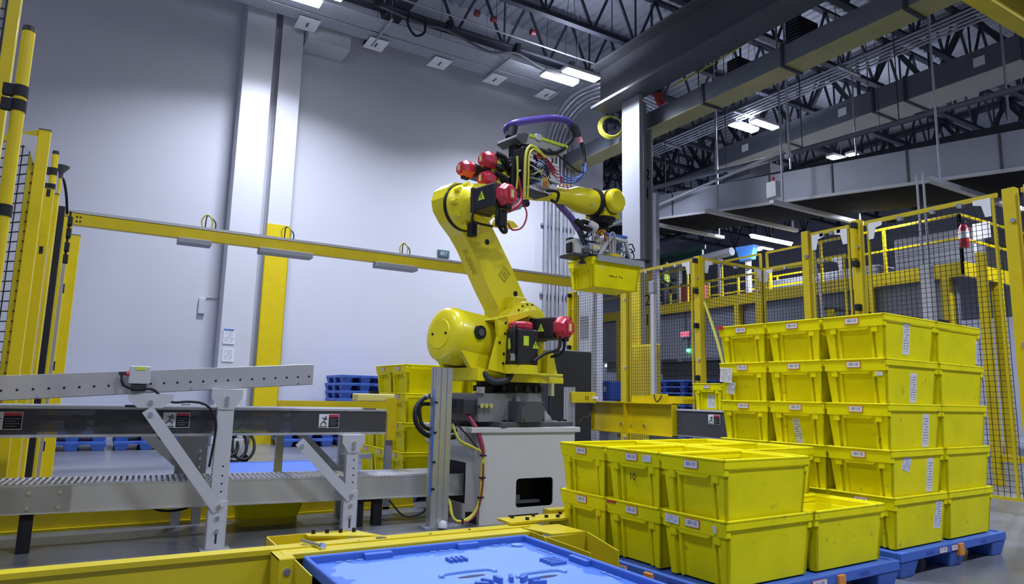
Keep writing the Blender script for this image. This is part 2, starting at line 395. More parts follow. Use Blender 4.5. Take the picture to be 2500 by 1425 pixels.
for L, w in zip(HIGHBAYS, ('cut by the top edge of the photo above the pilaster', 'above the robot near the wall end', 'right of the white column between the two ducts', 'farthest of the row beyond the second duct')):
    highbay(L, 'added bright twin panel hall lamp ' + w)
for L, w in zip(HIGHBAYS_BEHIND, ('beyond the left fence near the conveyors', 'high above the conveyors in front of the robot', 'behind the camera on the left', 'directly behind the camera', 'behind the camera on the right', 'farthest right behind the camera')):
    highbay(L, 'added bright twin panel hall lamp ' + w)
for L, w in zip(HIGHBAYS_ADDED, ('deep in the hall above the mezzanine', 'farthest away beyond the mezzanine', 'far to the right beyond the overhead conveyor')):
    highbay(L, 'added bright twin panel hall lamp ' + w)
# strip lamps under the mezzanine roof
def strip(loc, ln, w, power, ztop=10.6):
    t = thing('strip_lamp', 'lit tube strip lamp ' + w, 'lamp', loc, 0, 'strip lamps beyond the fence')
    x, y, z = loc
    G().box(x-ln/2, x+ln/2, y-.05, y+.05, z, z+.05).obj('housing', LGREY, t)
    G().cyl((x-ln/2+.03, y, z-.03), (x+ln/2-.03, y, z-.03), .028, n=12).obj('tube', emit('tube_glow', (.88, .90, 1.0), 14), t)
    G().tube([(x, y, z+.05), (x, y, ztop)], .006, 5, smooth_path=False).obj('hanger_wire', WIRE, t)
    area('strip_lamp_light', (x, y, z-.08), ln, .1, power)
strip((15.95, 12.4, 5.55), 1.75, 'under the overhead conveyor left of the tall gate post', 240, 7.9)
strip((14.0, 8.0, 5.25), .85, 'under the overhead conveyor above the right mesh fence', 220)
strip((14.96, 5.0, 5.29), .8, 'at the right edge of the photo beyond the last fence post', 120)
strip((12.8, 14.65, 7.0), .45, 'added out of sight behind the numbered white column', 160)  # added unseen lamp, brightens the rails in the gap beside the column
# floor machine far behind the conveyors
t = thing('cable_reel_cart', 'small black and white wheeled reel on the floor behind the tall conveyor stand', 'reel', (1.75, 10.4, 0))
q_ = [2*math.pi*i/24 for i in range(25)]
for r_, x in ((.22, 1.72), (.20, 1.84), (.14, 1.66)): G().tube([(x+math.cos(a)*r_*.75, 10.4+.1*math.sin(a), .24+math.sin(a)*r_*.95) for a in q_], .022, 8, k=2).obj('black_hoop', BLACK, t)
G().box(1.60, 1.86, 10.42, 10.6, .06, .34).obj('white_body', LGREY, t, bevel=.03)
G().box(1.60, 1.95, 10.38, 10.62, .42, .46).obj('yellow_top', LIME, t, bevel=.01)
G().cyl((1.6, 10.35, .06), (1.6, 10.4, .06), .06, n=14).cyl((1.86, 10.35, .06), (1.86, 10.4, .06), .06, n=14).obj('wheel', BLACK, t)
G().box(1.70, 1.76, 10.46, 10.52, .34, .42).obj('neck', GREY, t)
# ------------------------------------------------------------------ cable trays, conduits along the wall
t = thing('conduit_rack', 'wide rack of parallel grey conduits hung under the roof along the wall', 'conduit rack', (4, 13, 8.5))
g = G()
for i in range(22):
    y = 12.42+i*.043
    if i == 12: continue
    g.tube([(-1, y, 8.5), (9.3, y, 8.5)], .017, 6, smooth_path=False)
g.obj('conduit', GALV, t)
for x in (4.35, 7.15, 1.4, -.6, 9.0):
    g = G(); g.box(x-.02, x+.02, 12.2, 13.45, 8.43, 8.47); g.tube([(x, 12.25, 8.45), (x, 12.25, 10.6)], .006, 5, smooth_path=False); g.tube([(x, 13.4, 8.45), (x, 13.4, 10.6)], .006, 5, smooth_path=False)
    g.obj('rack_strut', GALV, t)
for i, (x, w) in enumerate(((2.95, 'first from the pilaster'), (4.42, 'second from the pilaster'), (5.93, 'third from the pilaster'), (7.37, 'fourth from the pilaster'), (8.85, 'beside the lamp over the robot'))):
    t = thing('hanging_plate', 'square white plate under the conduits along the wall, ' + w, 'plate', (x, 13.35, 8.45), 0, 'square white plates under the conduit rack')
    G().box(x-.21, x+.21, 13.1, 13.6, 8.44, 8.455).obj('panel', PAPER, t)
    G().tube([(x, 13.35, 8.455), (x, 13.35, 10.6)], .006, 5, smooth_path=False).obj('hanger_rod', WIRE, t)
    G().box(x-.015, x+.015, 13.27, 13.43, 8.425, 8.44).obj('bracket', DGREY, t)
tag(G().box(3.05, 3.95, 13.62, 14.28, 8.3, 8.62).obj('metal_box', LGREY), 'large pale sheet metal box under the roof beside the first white plate', 'box')
# dark pipe and cable festoon in front of rack
t = thing('sprinkler_pipe', 'long dark sprinkler pipe with red couplings running beside the conduit rack', 'pipe', (4, 12.2, 8.75))
G().tube([(-1, 12.25, 8.72), (10.5, 12.25, 8.72)], .045, 8, smooth_path=False).obj('pipe', JOIST, t)
G().tube([(-1, 12.05, 8.85), (10.5, 12.05, 8.85)], .02, 8, smooth_path=False).obj('thin_pipe', GREY, t)
g = G()
for x in (4.0, 5.6, 7.3, 8.8): g.box(x-.05, x+.05, 12.15, 12.35, 8.62, 8.8)
g.obj('hanger', BLACK, t)
g = G()
for x in (6.1, 6.5, 7.5): g.cyl((x-.05, 11.9, 9.0), (x+.05, 11.9, 9.0), .07, n=12)
g.obj('red_coupling', mat('pipe_red', (.16, .02, .03), .5), t)
tag(G().tube([(4.7, 12.2, 8.7), (4.68, 12.2, 8.45), (4.85, 12.2, 8.25), (5.05, 12.2, 8.38), (5.05, 12.2, 8.68)], .025).obj('hanging_cable', BLACK), 'black cable loop hanging below the roof pipe', 'cable')
tag(G().tube([(4.0, 12.25, 8.68), (5.0, 12.28, 8.6), (5.6, 12.25, 8.62), (6.6, 12.28, 8.45), (7.3, 12.25, 8.6), (8.1, 12.28, 8.45), (8.8, 12.25, 8.62)], .03).obj('festoon_cable', DGREY), 'thick sagging dark cable strung under the roof pipe', 'cable')
# conduits dropping down the wall end and curving toward the big duct
t = thing('conduit_drop', 'bundle of bright steel conduits running down the wall end and sweeping toward the ducts', 'conduits', (9.6, 14.1, 0))
for i in range(8):
    x = 9.44+i*.12; r = .036 if i % 2 else .046
    if i < 5:
        yq = 12.15+.10*i; zq = 8.62-.03*i
        G().tube([(x, 14.18, .2), (x, 14.18, 4), (x, 14.18, 7.0), (x, 14.12, 7.7), (x+.02, 13.75, 8.20), (x+.06, 13.2, zq-.12), (x+.22, yq+.45, zq-.03), (x+.55, yq+.08, zq), (x+1.1, yq, zq), (12.4, yq, zq-.22)], r, 8).obj('conduit', STEEL if i % 2 else GALV, t)
    else: G().tube([(x, 14.18, .2), (x, 14.18, 3), (x, 14.18, 6.2), (x, 14.18, 8.6)], r*.8, 8).obj('conduit', GALV, t)
for z in (1.8, 3.6, 5.4): G().box(9.35, 10.4, 14.22, 14.29, z-.03, z+.03).obj('conduit_strap', GALV, t)
# ------------------------------------------------------------------ ducts on the right
def duct(name, label, x0, x1, y0, y1, z0, z1, m, seams, mb):
    t = thing(name, label, 'duct', (x0, y0, z0))
    G().box(x0, x1, y0, y1, z0+.012, z1).obj('duct_body', m, t)
    G().box(x0, x1, y0, y1, z0, z0+.012).obj('duct_underside', mb, t)
    g = G()
    for y in seams: g.box(x0-.03, x1+.03, y-.03, y+.03, z0-.03, z1+.03)
    g.obj('duct_flange', DARK, t)
    g = G()
    for y in seams[::2]: g.tube([(x0-.02, y+.1, z1), (x0-.02, y+.1, 10.6)], .012, 5, smooth_path=False); g.tube([(x1+.02, y+.1, z1), (x1+.02, y+.1, 10.6)], .012, 5, smooth_path=False)
    g.obj('hanger_rod', JOIST, t)
    return t
t1 = duct('cable_duct', 'long grey square duct with a yellowish underside passing behind the white column', 10.0, 10.5, 3.4, 20, 7.0, 7.38, DUCT, [5.2, 7.4, 9.3, 11.6, 14.5], mat('duct_yellow_grey', (.42, .39, .16), .5, .1, var=.2, scale=1.2))
t2 = duct('air_duct', 'second long grey square duct farther right with small white stickers', 15.2, 16.1, 3.9, 13.8, 7.9, 8.45, DUCT, [5.7, 8.05, 8.8, 11.2], mat('duct_under', (.34, .34, .33), .5, .1, var=.1, scale=1.5))
g = G()
for y in (6.5, 9.6, 12.6): g.box(15.19, 15.2, y-.11, y+.11, 8.08, 8.28)
g.obj('sticker', PAPER, t2)
t = thing('diffuser_box', 'squat grey diffuser box hanging past the end of the second duct', 'vent', (17.5, 13.6, 8.3))
G().box(16.1, 17.7, 13.2, 14.2, 7.75, 8.3).obj('housing', DUCT, t, bevel=.01)
[G().tube([(x, 13.7, 8.25), (x, 13.7, 10.65)], .02, 6, smooth_path=False).obj('hanger_rod', JOIST, t) for x in (16.4, 17.5)]
G().box(17.0, 17.6, 13.16, 13.2, 7.79, 8.27).obj('white_end', LGREY, t)
# overhead enclosed conveyor (rising toward the far end), with cross hangers
def ovp(y): return 4.63+(y-4.3)*.116
t = thing('overhead_conveyor', 'long pale grey panelled overhead conveyor with a dark underside beyond the fence', 'overhead conveyor', (12.3, 10, 5))
for a in range(10):
    y0 = 2.0+a*1.45; y1 = y0+1.43
    V = [(11.9, y0, ovp(y0)), (11.9, y1, ovp(y1)), (11.9, y1, ovp(y1)+.62), (11.9, y0, ovp(y0)+.62), (11.93, y0, ovp(y0)), (11.93, y1, ovp(y1)), (11.93, y1, ovp(y1)+.62), (11.93, y0, ovp(y0)+.62)]
    G().add(V, [(0, 1, 2, 3), (7, 6, 5, 4), (0, 4, 5, 1), (1, 5, 6, 2), (2, 6, 7, 3), (3, 7, 4, 0)]).obj('side_panel', DUCTB, t)
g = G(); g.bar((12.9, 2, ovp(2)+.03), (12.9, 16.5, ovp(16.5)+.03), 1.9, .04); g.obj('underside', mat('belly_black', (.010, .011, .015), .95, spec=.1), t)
g = G(); g.bar((12.9, 2, ovp(2)+.6), (12.9, 16.5, ovp(16.5)+.6), 1.9, .04); g.obj('top_cover', DARK, t)
g = G()
for a in range(11):
    y = 2.0+a*1.45; g.cb((11.89, y, ovp(y)+.31), .02, .03, .62)
g.obj('panel_seam', DGREY, t)
g = G(); g.bar((11.88, 2, ovp(2)-.01), (11.88, 16.5, ovp(16.5)-.01), .06, .05); g.obj('bottom_rail', LGREY, t)
hs = [(4.15, 'at the far right'), (5.6, 'second from the right'), (8.6, 'the middle one'), (10.3, 'third from the left'), (12.6, 'near the white column')]
for y, w in hs:
    z = ovp(y)-.16
    t = thing('strut_hanger', 'grey channel strut on thin rods below the overhead conveyor, ' + w, 'strut', (11.5, y, z), 0, 'channel struts under the overhead conveyor')
    G().box(11.1, 14.2, y-.05, y+.05, z-.06, z+.02).obj('channel', LGREY, t)
    G().tube([(11.45, y, z), (11.45, y, 10.6)], .022, 6, smooth_path=False).obj('rod', GALV, t)
    G().tube([(14.05, y, z), (14.05, y, 10.6)], .022, 6, smooth_path=False).obj('rod', GALV, t)
t = thing('pipe_run', 'long pale pipe hung in front of the overhead conveyor, with a sloping branch', 'pipe', (11.2, 9, 6.9))
G().tube([(12.0, 3.6, 5.95), (12.0, 9, 6.20), (12.0, 16, 6.75)], .055, 8, smooth_path=False).obj('pipe', DUCT, t)
G().tube([(11.8, 8.8, 6.2), (11.8, 14.6, 5.75)], .035, 8, smooth_path=False).obj('branch_pipe', LGREY, t)
g = G()
for y in (4.5, 6.5, 8.5, 10.5, 12.5): g.tube([(12.0, y, 6.1), (12.0, y, 10.6)], .01, 5, smooth_path=False)
g.obj('hanger_rod', JOIST, t)
t = thing('dark_beam_run', 'heavy dark steel channel running above the overhead conveyor', 'beam', (12.6, 9, 6.3))
g = G(); g.bar((12.9, 2.5, 5.42), (12.9, 17, 6.78), .12, .24); g.obj('channel', JOIST, t)
t = thing('conduit_bundle', 'bundle of thin grey conduits between the two square ducts', 'conduits', (11.5, 8, 7.5))
for i in range(5): G().tube([(13.0+i*.14, 4.2, 8.2), (13.0+i*.14, 14.5, 8.2)], .024, 6, smooth_path=False).obj('conduit', GALV, t)
for y in (5.5, 8.2, 11.0, 13.6): G().box(12.9, 13.7, y-.03, y+.03, 8.13, 8.17).obj('rack_strut', GALV, t)
for y in (5.5, 8.2, 11.0, 13.6): G().tube([(12.92, y, 8.15), (12.92, y, 10.6)], .01, 5, smooth_path=False).obj('hanger_rod', JOIST, t)
tag(G().tube([(10.75, 10.9, 8.2), (10.9, 9.8, 8.35), (10.95, 8.2, 8.5), (11.0, 6.6, 8.6), (11.0, 5.2, 8.6)], .022, 6).obj('yellow_air_line', CABLEY), 'thin yellow air line strung under the roof beside the wide girder', 'hose')
t = thing('thin_roof_pipe', 'thin light pipe slung diagonally under the roof between the girder and the first duct', 'pipe', (10.2, 8, 8.4))
G().tube([(6.8, 6.2, 8.9), (9.9, 6.9, 8.9), (13.8, 7.2, 8.9)], .028, 6, smooth_path=False).obj('pipe', GREY, t)
for x in (8.0, 12.0): G().tube([(x, 6.55 if x < 9 else 7.05, 8.9), (x, 6.55 if x < 9 else 7.05, 10.6)], .01, 5, smooth_path=False).obj('hanger_rod', JOIST, t)
for (x, y, w) in ((11.3, 6.2, 'nearest'), (11.7, 8.1, 'middle'), (12.0, 9.9, 'farthest')):
    t = thing('unit_heater', 'small black louvred unit hanging under the roof between the ducts, the ' + w, 'heater', (x, y, 8.4), 0, 'black units under the roof')
    g = G(); g.box(x-.3, x+.3, y-.1, y+.25, 8.25, 8.75); g.obj('casing', BLACK, t, bevel=.02)
    g = G(); [g.box(x-.32, x-.30, y-.08, y+.23, 8.30+k*.07, 8.32+k*.07) for k in range(6)]; g.obj('louvre', DGREY, t)
    G().tube([(x, y+.1, 8.75), (x, y+.1, 10.6)], .025, 6, smooth_path=False).obj('hanger_pipe', JOIST, t)
    G().tube([(x+.3, y+.1, 8.5), (x+.7, y+.3, 8.45), (x+.8, y+.8, 8.6), (x+.8, y+1.2, 8.7)], .05, 8).obj('flexible_hose', GREY, t)
tag(G().cyl((11.72, 8.62, 6.05), (11.72, 8.62, 6.12), .05, n=12).tube([(11.72, 8.62, 6.1), (11.72, 8.62, 10.6)], .02, 6, smooth_path=False).lathe((11.72, 8.62, 5.98), (0, 0, 1), [(0, .03), (.02, .08), (.07, .09)], 16).obj('dome_camera', LGREY), 'small white dome camera hanging below the roof in front of the second duct', 'camera')
t = thing('junction_box', 'grey junction box with red light on a strut under the overhead conveyor', 'junction box', (11.2, 8.75, 5.1))
G().box(11.05, 11.2, 8.45, 8.68, 5.02, 5.34).obj('housing', LGREY, t, bevel=.01)
G().cyl((11.12, 8.56, 5.34), (11.12, 8.56, 5.44), .03, n=12).obj('red_lamp', RED, t)
# red hanging bellows and yellow coil near the column top
t = thing('red_bellows', 'short red flexible pipe with a black band hanging under the roof', 'flexible pipe', (10.9, 11.6, 8.2))
G().tube([(10.75, 11.6, 8.7), (10.75, 11.6, 10.6)], .03, 6, smooth_path=False).obj('pipe_drop', JOIST, t)
G().tube([(10.75, 11.6, 8.75), (10.78, 11.55, 8.55), (10.8, 11.5, 8.45)], .10, 12).obj('upper_sleeve', mat('bellows_red', (.50, .05, .03), .5), t)
G().tube([(10.8, 11.5, 8.46), (10.8, 11.48, 8.24)], .102, 12).obj('black_band', BLACK, t)
G().tube([(10.8, 11.48, 8.25), (10.83, 11.45, 8.1), (10.9, 11.4, 7.95)], .10, 12).obj('lower_sleeve', mat('bellows_red', (.50, .05, .03), .5), t)
t = thing('coiled_cable', 'coil of bright yellow cable hanging in the opening left of the white column', 'cable coil', (9.6, 11.8, 7.2))
g = G(); c0 = Vector((9.75, 11.9, 7.33)); a1 = Vector((.86, -.51, 0)); a2 = Vector((0, 0, 1))
for k in range(3):
    g.tube([c0+a1*math.cos(q)*(.24+.02*k)+a2*math.sin(q)*(.24+.02*k)+Vector((0, .03*k, 0)) for q in [2*math.pi*i/24 for i in range(25)]], .022, 6, k=2)
g.obj('coil', CABLEY, t)
G().tube([(9.75, 11.9, 7.55), (9.75, 11.9, 10.6)], .012, 5, smooth_path=False).obj('hanger', WIRE, t)
# yellow gantry beam passing close overhead at the top right
t = thing('gantry_beam', 'yellow steel beam crossing the top right corner overhead', 'beam', (7.5, 3, 5))
G().box(5.5, 12.5, 2.90, 3.06, 4.95, 5.25).obj('web', YEL_WORN, t)
G().box(5.5, 12.5, 2.60, 2.90, 5.2, 5.25).obj('grey_plate', DGREY, t)
for x in (5.7, 9.0, 12.3): G().box(x-.03, x+.03, 2.95, 3.01, 5.25, 10.6).obj('hanger_post', DGREY, t)
# speed: hanging drop box posts seen through the fence
t = thing('drop_post', 'light grey hanging post with two conduits seen through the right mesh fence', 'post', (11, 5.7, 3.2))
G().box(10.95, 11.09, 5.62, 5.78, .0, 3.2).obj('post', LGREY, t, bevel=.01)
for s in (-1, 1): G().tube([(11.02, 5.7+.05*s, 3.2), (11.02, 5.7+.05*s, 4.7)], .02, 6, smooth_path=False).obj('conduit', GALV, t)
# ------------------------------------------------------------------ white column 21
COLG = mat('grey_white_column', (.31, .32, .35), .38, var=.02)
t = thing('numbered_column', 'white steel column marked 21, yellow on its lower half, behind the mesh fence', 'column', (9.9, 11, 0))
G().box(9.5, 9.62, 10.67, 11.25, 0, 7.6).obj('flange', COLG, t, bevel=.008)
G().box(9.62, 9.95, 10.94, 10.98, 3.72, 7.6).obj('web', COLG, t)
G().box(9.95, 10.0, 10.80, 11.3, 0, 6.95).obj('flange', COLG, t, bevel=.008)
G().box(9.47, 9.50, 10.65, 11.27, 0, 3.72).obj('yellow_guard', YEL, t)
G().box(9.92, 9.95, 10.78, 11.32, 0, 3.72).obj('yellow_guard', YEL, t)
G().box(9.34, 9.44, 10.02, 10.95, 0, 2.1).obj('base_guard', YEL, t, bevel=.02)
for z in (5.9, 3.1):
    for k, ch in enumerate('21'):
        text('number', ch, .36, (9.945 if z > 4 else 9.915, 10.92, z-.42*k), facing((-1, 0, 0)), BLACK, t)
t = thing('white_post', 'white square column with a grey vent panel behind the fence, below the held tote', 'column', (8.5, 11, 0))
G().box(8.4, 8.5, 10.85, 11.38, 0, 3.5).obj('shaft', COLW, t)
g = G(); [g.box(8.39, 8.4, 11.0, 11.28, 2.2+i*.03, 2.215+i*.03) for i in range(16)]
g.obj('vent_panel', GREY, t)
t = thing('tall_grey_box_column', 'dull grey box column right behind the numbered white column', 'column', (10.6, 10.9, 0))
G().box(10.3, 10.4, 11.04, 11.26, 0, 5.6).obj('shaft', GALV, t)
# ------------------------------------------------------------------ safety fences
def post(x, y, z1, label, w=.075, d=.075, group='yellow posts of the mesh fence', switch=False, cap=False):
    t = thing('fence_post', label, 'fence post', (x, y, 0), 0, group)
    G().box(x-w/2, x+w/2, y-d/2, y+d/2, .012, z1).obj('shaft', YEL, t, bevel=.006)
    G().box(x-.1, x+.1, y-.1, y+.1, 0, .012).obj('foot_plate', YEL, t)
    for z in (.35, z1*.5, z1-.35):
        G().cyl((x-w/2-.03, y-.03, z), (x-w/2+.01, y-.03, z), .025, n=10).obj('clamp', STEEL, t)
    if cap: G().box(x-w/2-.004, x+w/2+.004, y-d/2-.004, y+d/2+.004, z1, z1+.03).obj('cap', BLACK, t)
    if switch:
        G().box(x-w/2-.07, x-w/2, y-.03, y+.03, z1-.5, z1-.1).obj('light_curtain_top', YEL, t, bevel=.01)
        for z in (z1-.08, z1-.56, z1-1.1, z1-1.9): G().box(x-w/2-.075, x-w/2+.01, y-.04, y+.015, z-.04, z+.04).obj('black_clamp', BLACK, t, bevel=.01)
    return t
def mesh_panel(x0, y0, x1, y1, z0, z1, label, sp=.055, r=.0023, rail=True, gus=True):
    t = thing('mesh_fence_panel', label, 'fence panel', ((x0+x1)/2, (y0+y1)/2, z0), 0, 'black wire mesh panels of the safety fence')
    L = math.hypot(x1-x0, y1-y0); ux, uy = (x1-x0)/L, (y1-y0)/L; g = G()
    n = max(2, int(L/sp)); m_ = max(2, int((z1-z0)/sp))
    for i in range(n+1):
        x, y = x0+ux*L*i/n, y0+uy*L*i/n; g.bar((x, y, z0), (x, y, z1), r*2, r*2)
    for j in range(m_+1):
        z = z0+(z1-z0)*j/m_; g.bar((x0, y0, z), (x1, y1, z), r*2, r*2)
    g.obj('wire_mesh', WIRE, t)
    if rail:
        G().bar((x0, y0, z1+.01), (x1, y1, z1+.01), .035, .05).obj('top_rail', YEL_WORN, t)
        G().bar((x0, y0, z0-.01), (x1, y1, z0-.01), .03, .03).obj('bottom_rail', YEL_WORN, t)
        for a in (.03, .97):
            xa, ya = x0+ux*L*a, y0+uy*L*a; G().bar((xa, ya, z0), (xa, ya, z1), .025, .025).obj('edge_rail', YEL_WORN, t)
    if gus:
        for a, s in ((.04, 1), (.96, -1)):
            q = G(); xa, ya = x0+ux*(L*a)+uy*.022, y0+uy*(L*a)-ux*.022
            q.prism([(0, 0), (s*.17, 0), (s*.17, -.05), (s*.09, -.07), (s*.06, -.2), (0, -.2)], 1, -.003, .003)
            M = Matrix.Translation((xa, ya, z1-.005)) @ Matrix.Rotation(math.atan2(uy, ux), 4, 'Z')
            q.v = [tuple(M @ Vector(v)) for v in q.v]; q.obj('gusset_plate', PAPER, t)
    for a in (.3, .55, .75):
        xa, ya = x0+ux*L*a, y0+uy*L*a; G().cb((xa, ya, z1-.02), .05, .05, .05).obj('clip', STEEL, t)
    return t
FX = 7.9
mesh_panel(FX, 10.72, FX, 9.32, .12, 3.2, 'tall mesh panel below the held tote, in front of the white column')
mesh_panel(FX, 9.18, FX, 7.62, .12, 3.2, 'tall mesh panel in front of the yellow column foot, behind the yellow guard box')
mesh_panel(FX+.04, 7.5, 9.38, 7.5, .12, 3.2, 'mesh panel running away from the camera from the fence corner with the light curtain')
mesh_panel(9.42, 7.54, 9.42, 6.0, .12, 3.2, 'recessed mesh panel farther back between the two tall posts')
mesh_panel(FX, 5.52, FX, 4.98, .12, 3.2, 'narrow mesh panel above the middle of the tall tote stack')
mesh_panel(FX, 4.78, FX, 3.32, .12, 3.2, 'large mesh panel at the right, behind the tall tote stack')
mesh_panel(FX, 3.1, FX, 1.8, .12, 3.2, 'last mesh panel cut by the right edge of the photo')
post(FX, 10.85, 3.08, 'yellow post left of the white column behind the robot, with black clamps', .12, .2, switch=True)
post(FX, 9.25, 3.1, 'yellow post below the right end of the held tote', .1, .11)
post(FX, 7.52, 3.25, 'yellow corner post with black light curtain clamps', .1, .12, switch=True)
post(9.42, 7.60, 3.2, 'yellow post at the rear corner of the fence recess', .1, .12)
post(FX, 5.6, 3.27, 'wide yellow post left of the silver brace, above the tote stack', .07, .10)
post(FX, 4.88, 3.27, 'yellow post with a black door switch above the tote stack', .09, .12, switch=True)
post(FX, 3.2, 3.25, 'doubled yellow post near the right edge of the photo', .10, .12)
post(FX-.02, 3.02, 3.25, 'thinner yellow post at the right edge beside the doubled one', .08, .08)
tag(G().tube([(7.96, 5.62, 3.22), (8.1, 5.63, 3.15), (8.1, 5.62, 2.88), (8.1, 5.56, 2.43), (8.1, 5.54, 2.0), (8.1, 5.5, .01)], .02, 8, smooth_path=True).obj('silver_brace', STEEL), 'thin silver flexible hose hanging inside the mesh recess', 'hose')
tag(G().tube([(7.85, 7.36, 2.5), (7.7, 7.0, 1.9), (7.6, 6.75, 1.3), (7.6, 6.7, .9), (7.62, 6.75, .01)], .022, 8).obj('lime_cable_bundle', CABLEY), 'yellow green cable bundle slanting down from the fence corner post', 'cable')
t = thing('grey_guard_post', 'slim light grey vertical sensor column in front of the mesh behind the yellow box', 'sensor post', (7.8, 8.5, 0))
G().box(7.7, 7.76, 8.33, 8.41, 1.0, 2.75).obj('profile', LGREY, t, bevel=.005)
G().box(7.68, 7.78, 8.31, 8.43, 2.75, 2.95).obj('head', GALV, t, bevel=.01)
G().box(7.69, 7.77, 8.32, 8.42, 0, 1.0).obj('stand', DARK, t)
# gate rail spanning the cell on the far side, with muting sensor lamps under it
RY = 10.6
t = thing('gate_rail', 'long yellow beam with aluminium top spanning the cell in front of the white wall', 'beam', (3.5, RY, 3.1))
G().box(-.56, 7.86, RY-.05, RY+.05, 3.13, 3.29).obj('yellow_beam', YEL, t, bevel=.008)
G().box(-.60, 7.86, RY-.06, RY+.07, 3.292, 3.33).obj('top_channel', ALU_RAIL, t)
g = G(); [g.cyl((x, RY-.056, z), (x, RY-.05, z), .012, n=10) for x in (-.46, -.42) for z in (3.18, 3.24)]
g.obj('bolt', BLACK, t)
G().box(-.62, -.5, RY-.06, RY+.06, 0, 3.3).obj('end_post', YEL, t)
for i, (xa, xb, w) in enumerate(((.76, 1.20, 'nearest the left fence'), (1.86, 2.65, 'the middle one'), (3.68, 4.40, 'nearest the robot'))):
    s = thing('rail_sensor', 'flat grey sensor bar with a looped cable on the yellow rail, ' + w, 'sensor', ((xa+xb)/2, RY, 3.1), 0, 'sensor bars on the gate rail')
    G().box(xa, xb, RY-.16, RY+.06, 3.045, 3.125).obj('sensor_bar', GREY, s, bevel=.01)
    xm = (xa+xb)/2 + (.15 if i != 1 else 0)
    G().tube([(xm-.06, RY, 3.33), (xm-.07, RY, 3.45), (xm, RY, 3.53), (xm+.07, RY, 3.45), (xm+.06, RY, 3.33)], .011, 6).obj('looped_cable', CABLEY, s)
    G().tube([(xm-.02, RY+.02, 3.33), (xm, RY+.02, 3.52), (xm+.11, RY+.02, 3.44), (xm+.12, RY+.02, 3.33)], .009, 6).obj('black_cable', BLACK, s)
# left fence seen almost edge-on
def lpost(x, y, z1, label, w=.055, d=.055):
    t = thing('guard_post', label, 'fence post', (x, y, 0), 0, 'yellow posts of the left fence')
    G().box(x-w/2, x+w/2, y-d/2, y+d/2, .012, z1).obj('shaft', YEL, t, bevel=.004)
    G().box(x-.07, x+.07, y-.07, y+.07, 0, .012).obj('foot_plate', YEL, t)
    G().box(x-w/2-.002, x+w/2+.002, y-d/2-.002, y+d/2+.002, z1, z1+.006).obj('cap', DGREY, t)
    return t
def clampset(t, x, y, zs, r): 
    for z in zs: G().cyl((x, y, z-.03), (x, y, z+.03), r*1.15, n=20).box(x-r-.045, x-.01, y-.02, y+.02, z-.03, z+.03).obj('black_bracket', BLACK, t)
def round_post(x, y, z0, z1, label, r, clamps=()):
    t = thing('light_curtain', label, 'light curtain', (x, y, z0), 0, 'round yellow light curtain columns')
    G().cyl((x, y, z0), (x, y, z1), r, n=20).obj('tube', YEL, t)
    G().cyl((x, y, z1), (x, y, z1+.03), r*1.04, r*.9, n=20).obj('end_cap', BLACK, t)
    clampset(t, x, y, clamps, r); return t
lpost(-.63, 4.66, 3.5, 'nearest yellow post, running out of the top left of the photo', .06, .06)
round_post(-.505, 4.29, .05, 2.89, 'round yellow light curtain column with black cap nearest the camera', .031, (2.55, 2.47, 1.9, .9))
mesh_panel(-.57, 6.13, -1.6, 7.3, .12, 2.90, 'left mesh panel seen against the white wall between the first yellow posts', .075, .004, gus=False)
mesh_panel(-.67, 4.66, -1.9, 4.72, .12, 3.4, 'dark mesh panel cut by the left edge of the photo', .06, .004, gus=False)
tag(G().box(-.62, -.575, 6.155, 6.16, 0, 2.75).obj('yellow_flat_bar', YEL), 'yellow flat bar behind the mesh beside the second yellow post', 'bar')
tag(G().prism([(-.575, 2.88), (-.70, 2.88), (-.67, 2.80), (-.62, 2.77), (-.575, 2.65)], 1, 6.10, 6.107).obj('corner_plate', ALU), 'shiny corner plate at the top of the left mesh panel', 'plate')
lpost(-.537, 6.13, 2.94, 'second yellow post, flat, beside the left mesh panel', .078, .06)
round_post(-.500, 6.76, 2.5, 2.95, 'short round light curtain piece with black cap above the third yellow post', .025, (2.80, 2.66, 2.55))
t = lpost(-.506, 6.66, 2.62, 'third yellow post of the left fence with black brackets', .075, .07); clampset(t, -.506, 6.66, (2.58, 2.1, .8, .12), .033)
lpost(-.488, 7.0, 2.66, 'fourth yellow post of the left fence behind the third', .065, .07)
tag(G().box(-.50, -.425, 7.41, 7.49, 0, 2.66).obj('black_strip', BLACK), 'tall black rubber edge strip between the left yellow posts', 'strip')
lpost(-.440, 7.68, 2.62, 'fifth yellow post of the left fence behind the black strip', .06, .06)
tag(G().box(-.50, -.475, 6.84, 6.88, 0, 2.17).obj('slim_profile', ALU), 'slim shiny aluminium profile right beside the third left post', 'post')
tag(G().box(-.415, -.382, 7.70, 7.75, 0, 2.17).obj('grey_profile', ALU), 'slim grey aluminium profile right of the black strip at the left fence', 'post')
lpost(-.387, 8.63, 2.62, 'last yellow post of the left fence, widest, nearest the white wall', .13, .13)
lpost(-.425, 8.2, 2.5, 'yellow post with black switches just left of the last wide post', .06, .06)
t = thing('fence_switches', 'column of black door switches clipped beside the last wide yellow post', 'switch', (-.40, 7.85, 2))
for z in (2.62, 2.50, 2.36, 2.24, 1.95, 1.2, .45): G().box(-.425, -.375, 7.83, 7.90, z-.045, z+.045).obj('switch_body', BLACK, t, bevel=.006)
G().tube([(-.40, 7.87, .0), (-.40, 7.87, 1.5), (-.40, 7.87, 2.72)], .010).obj('cable', BLACK, t)
t = thing('beacon_horn', 'small dark horn on top of the left fence', 'horn', (-.474, 7.18, 2.9))
G().tube([(-.474, 7.18, 0), (-.474, 7.18, 2.9)], .014, 8, smooth_path=False).obj('stem', YEL, t)
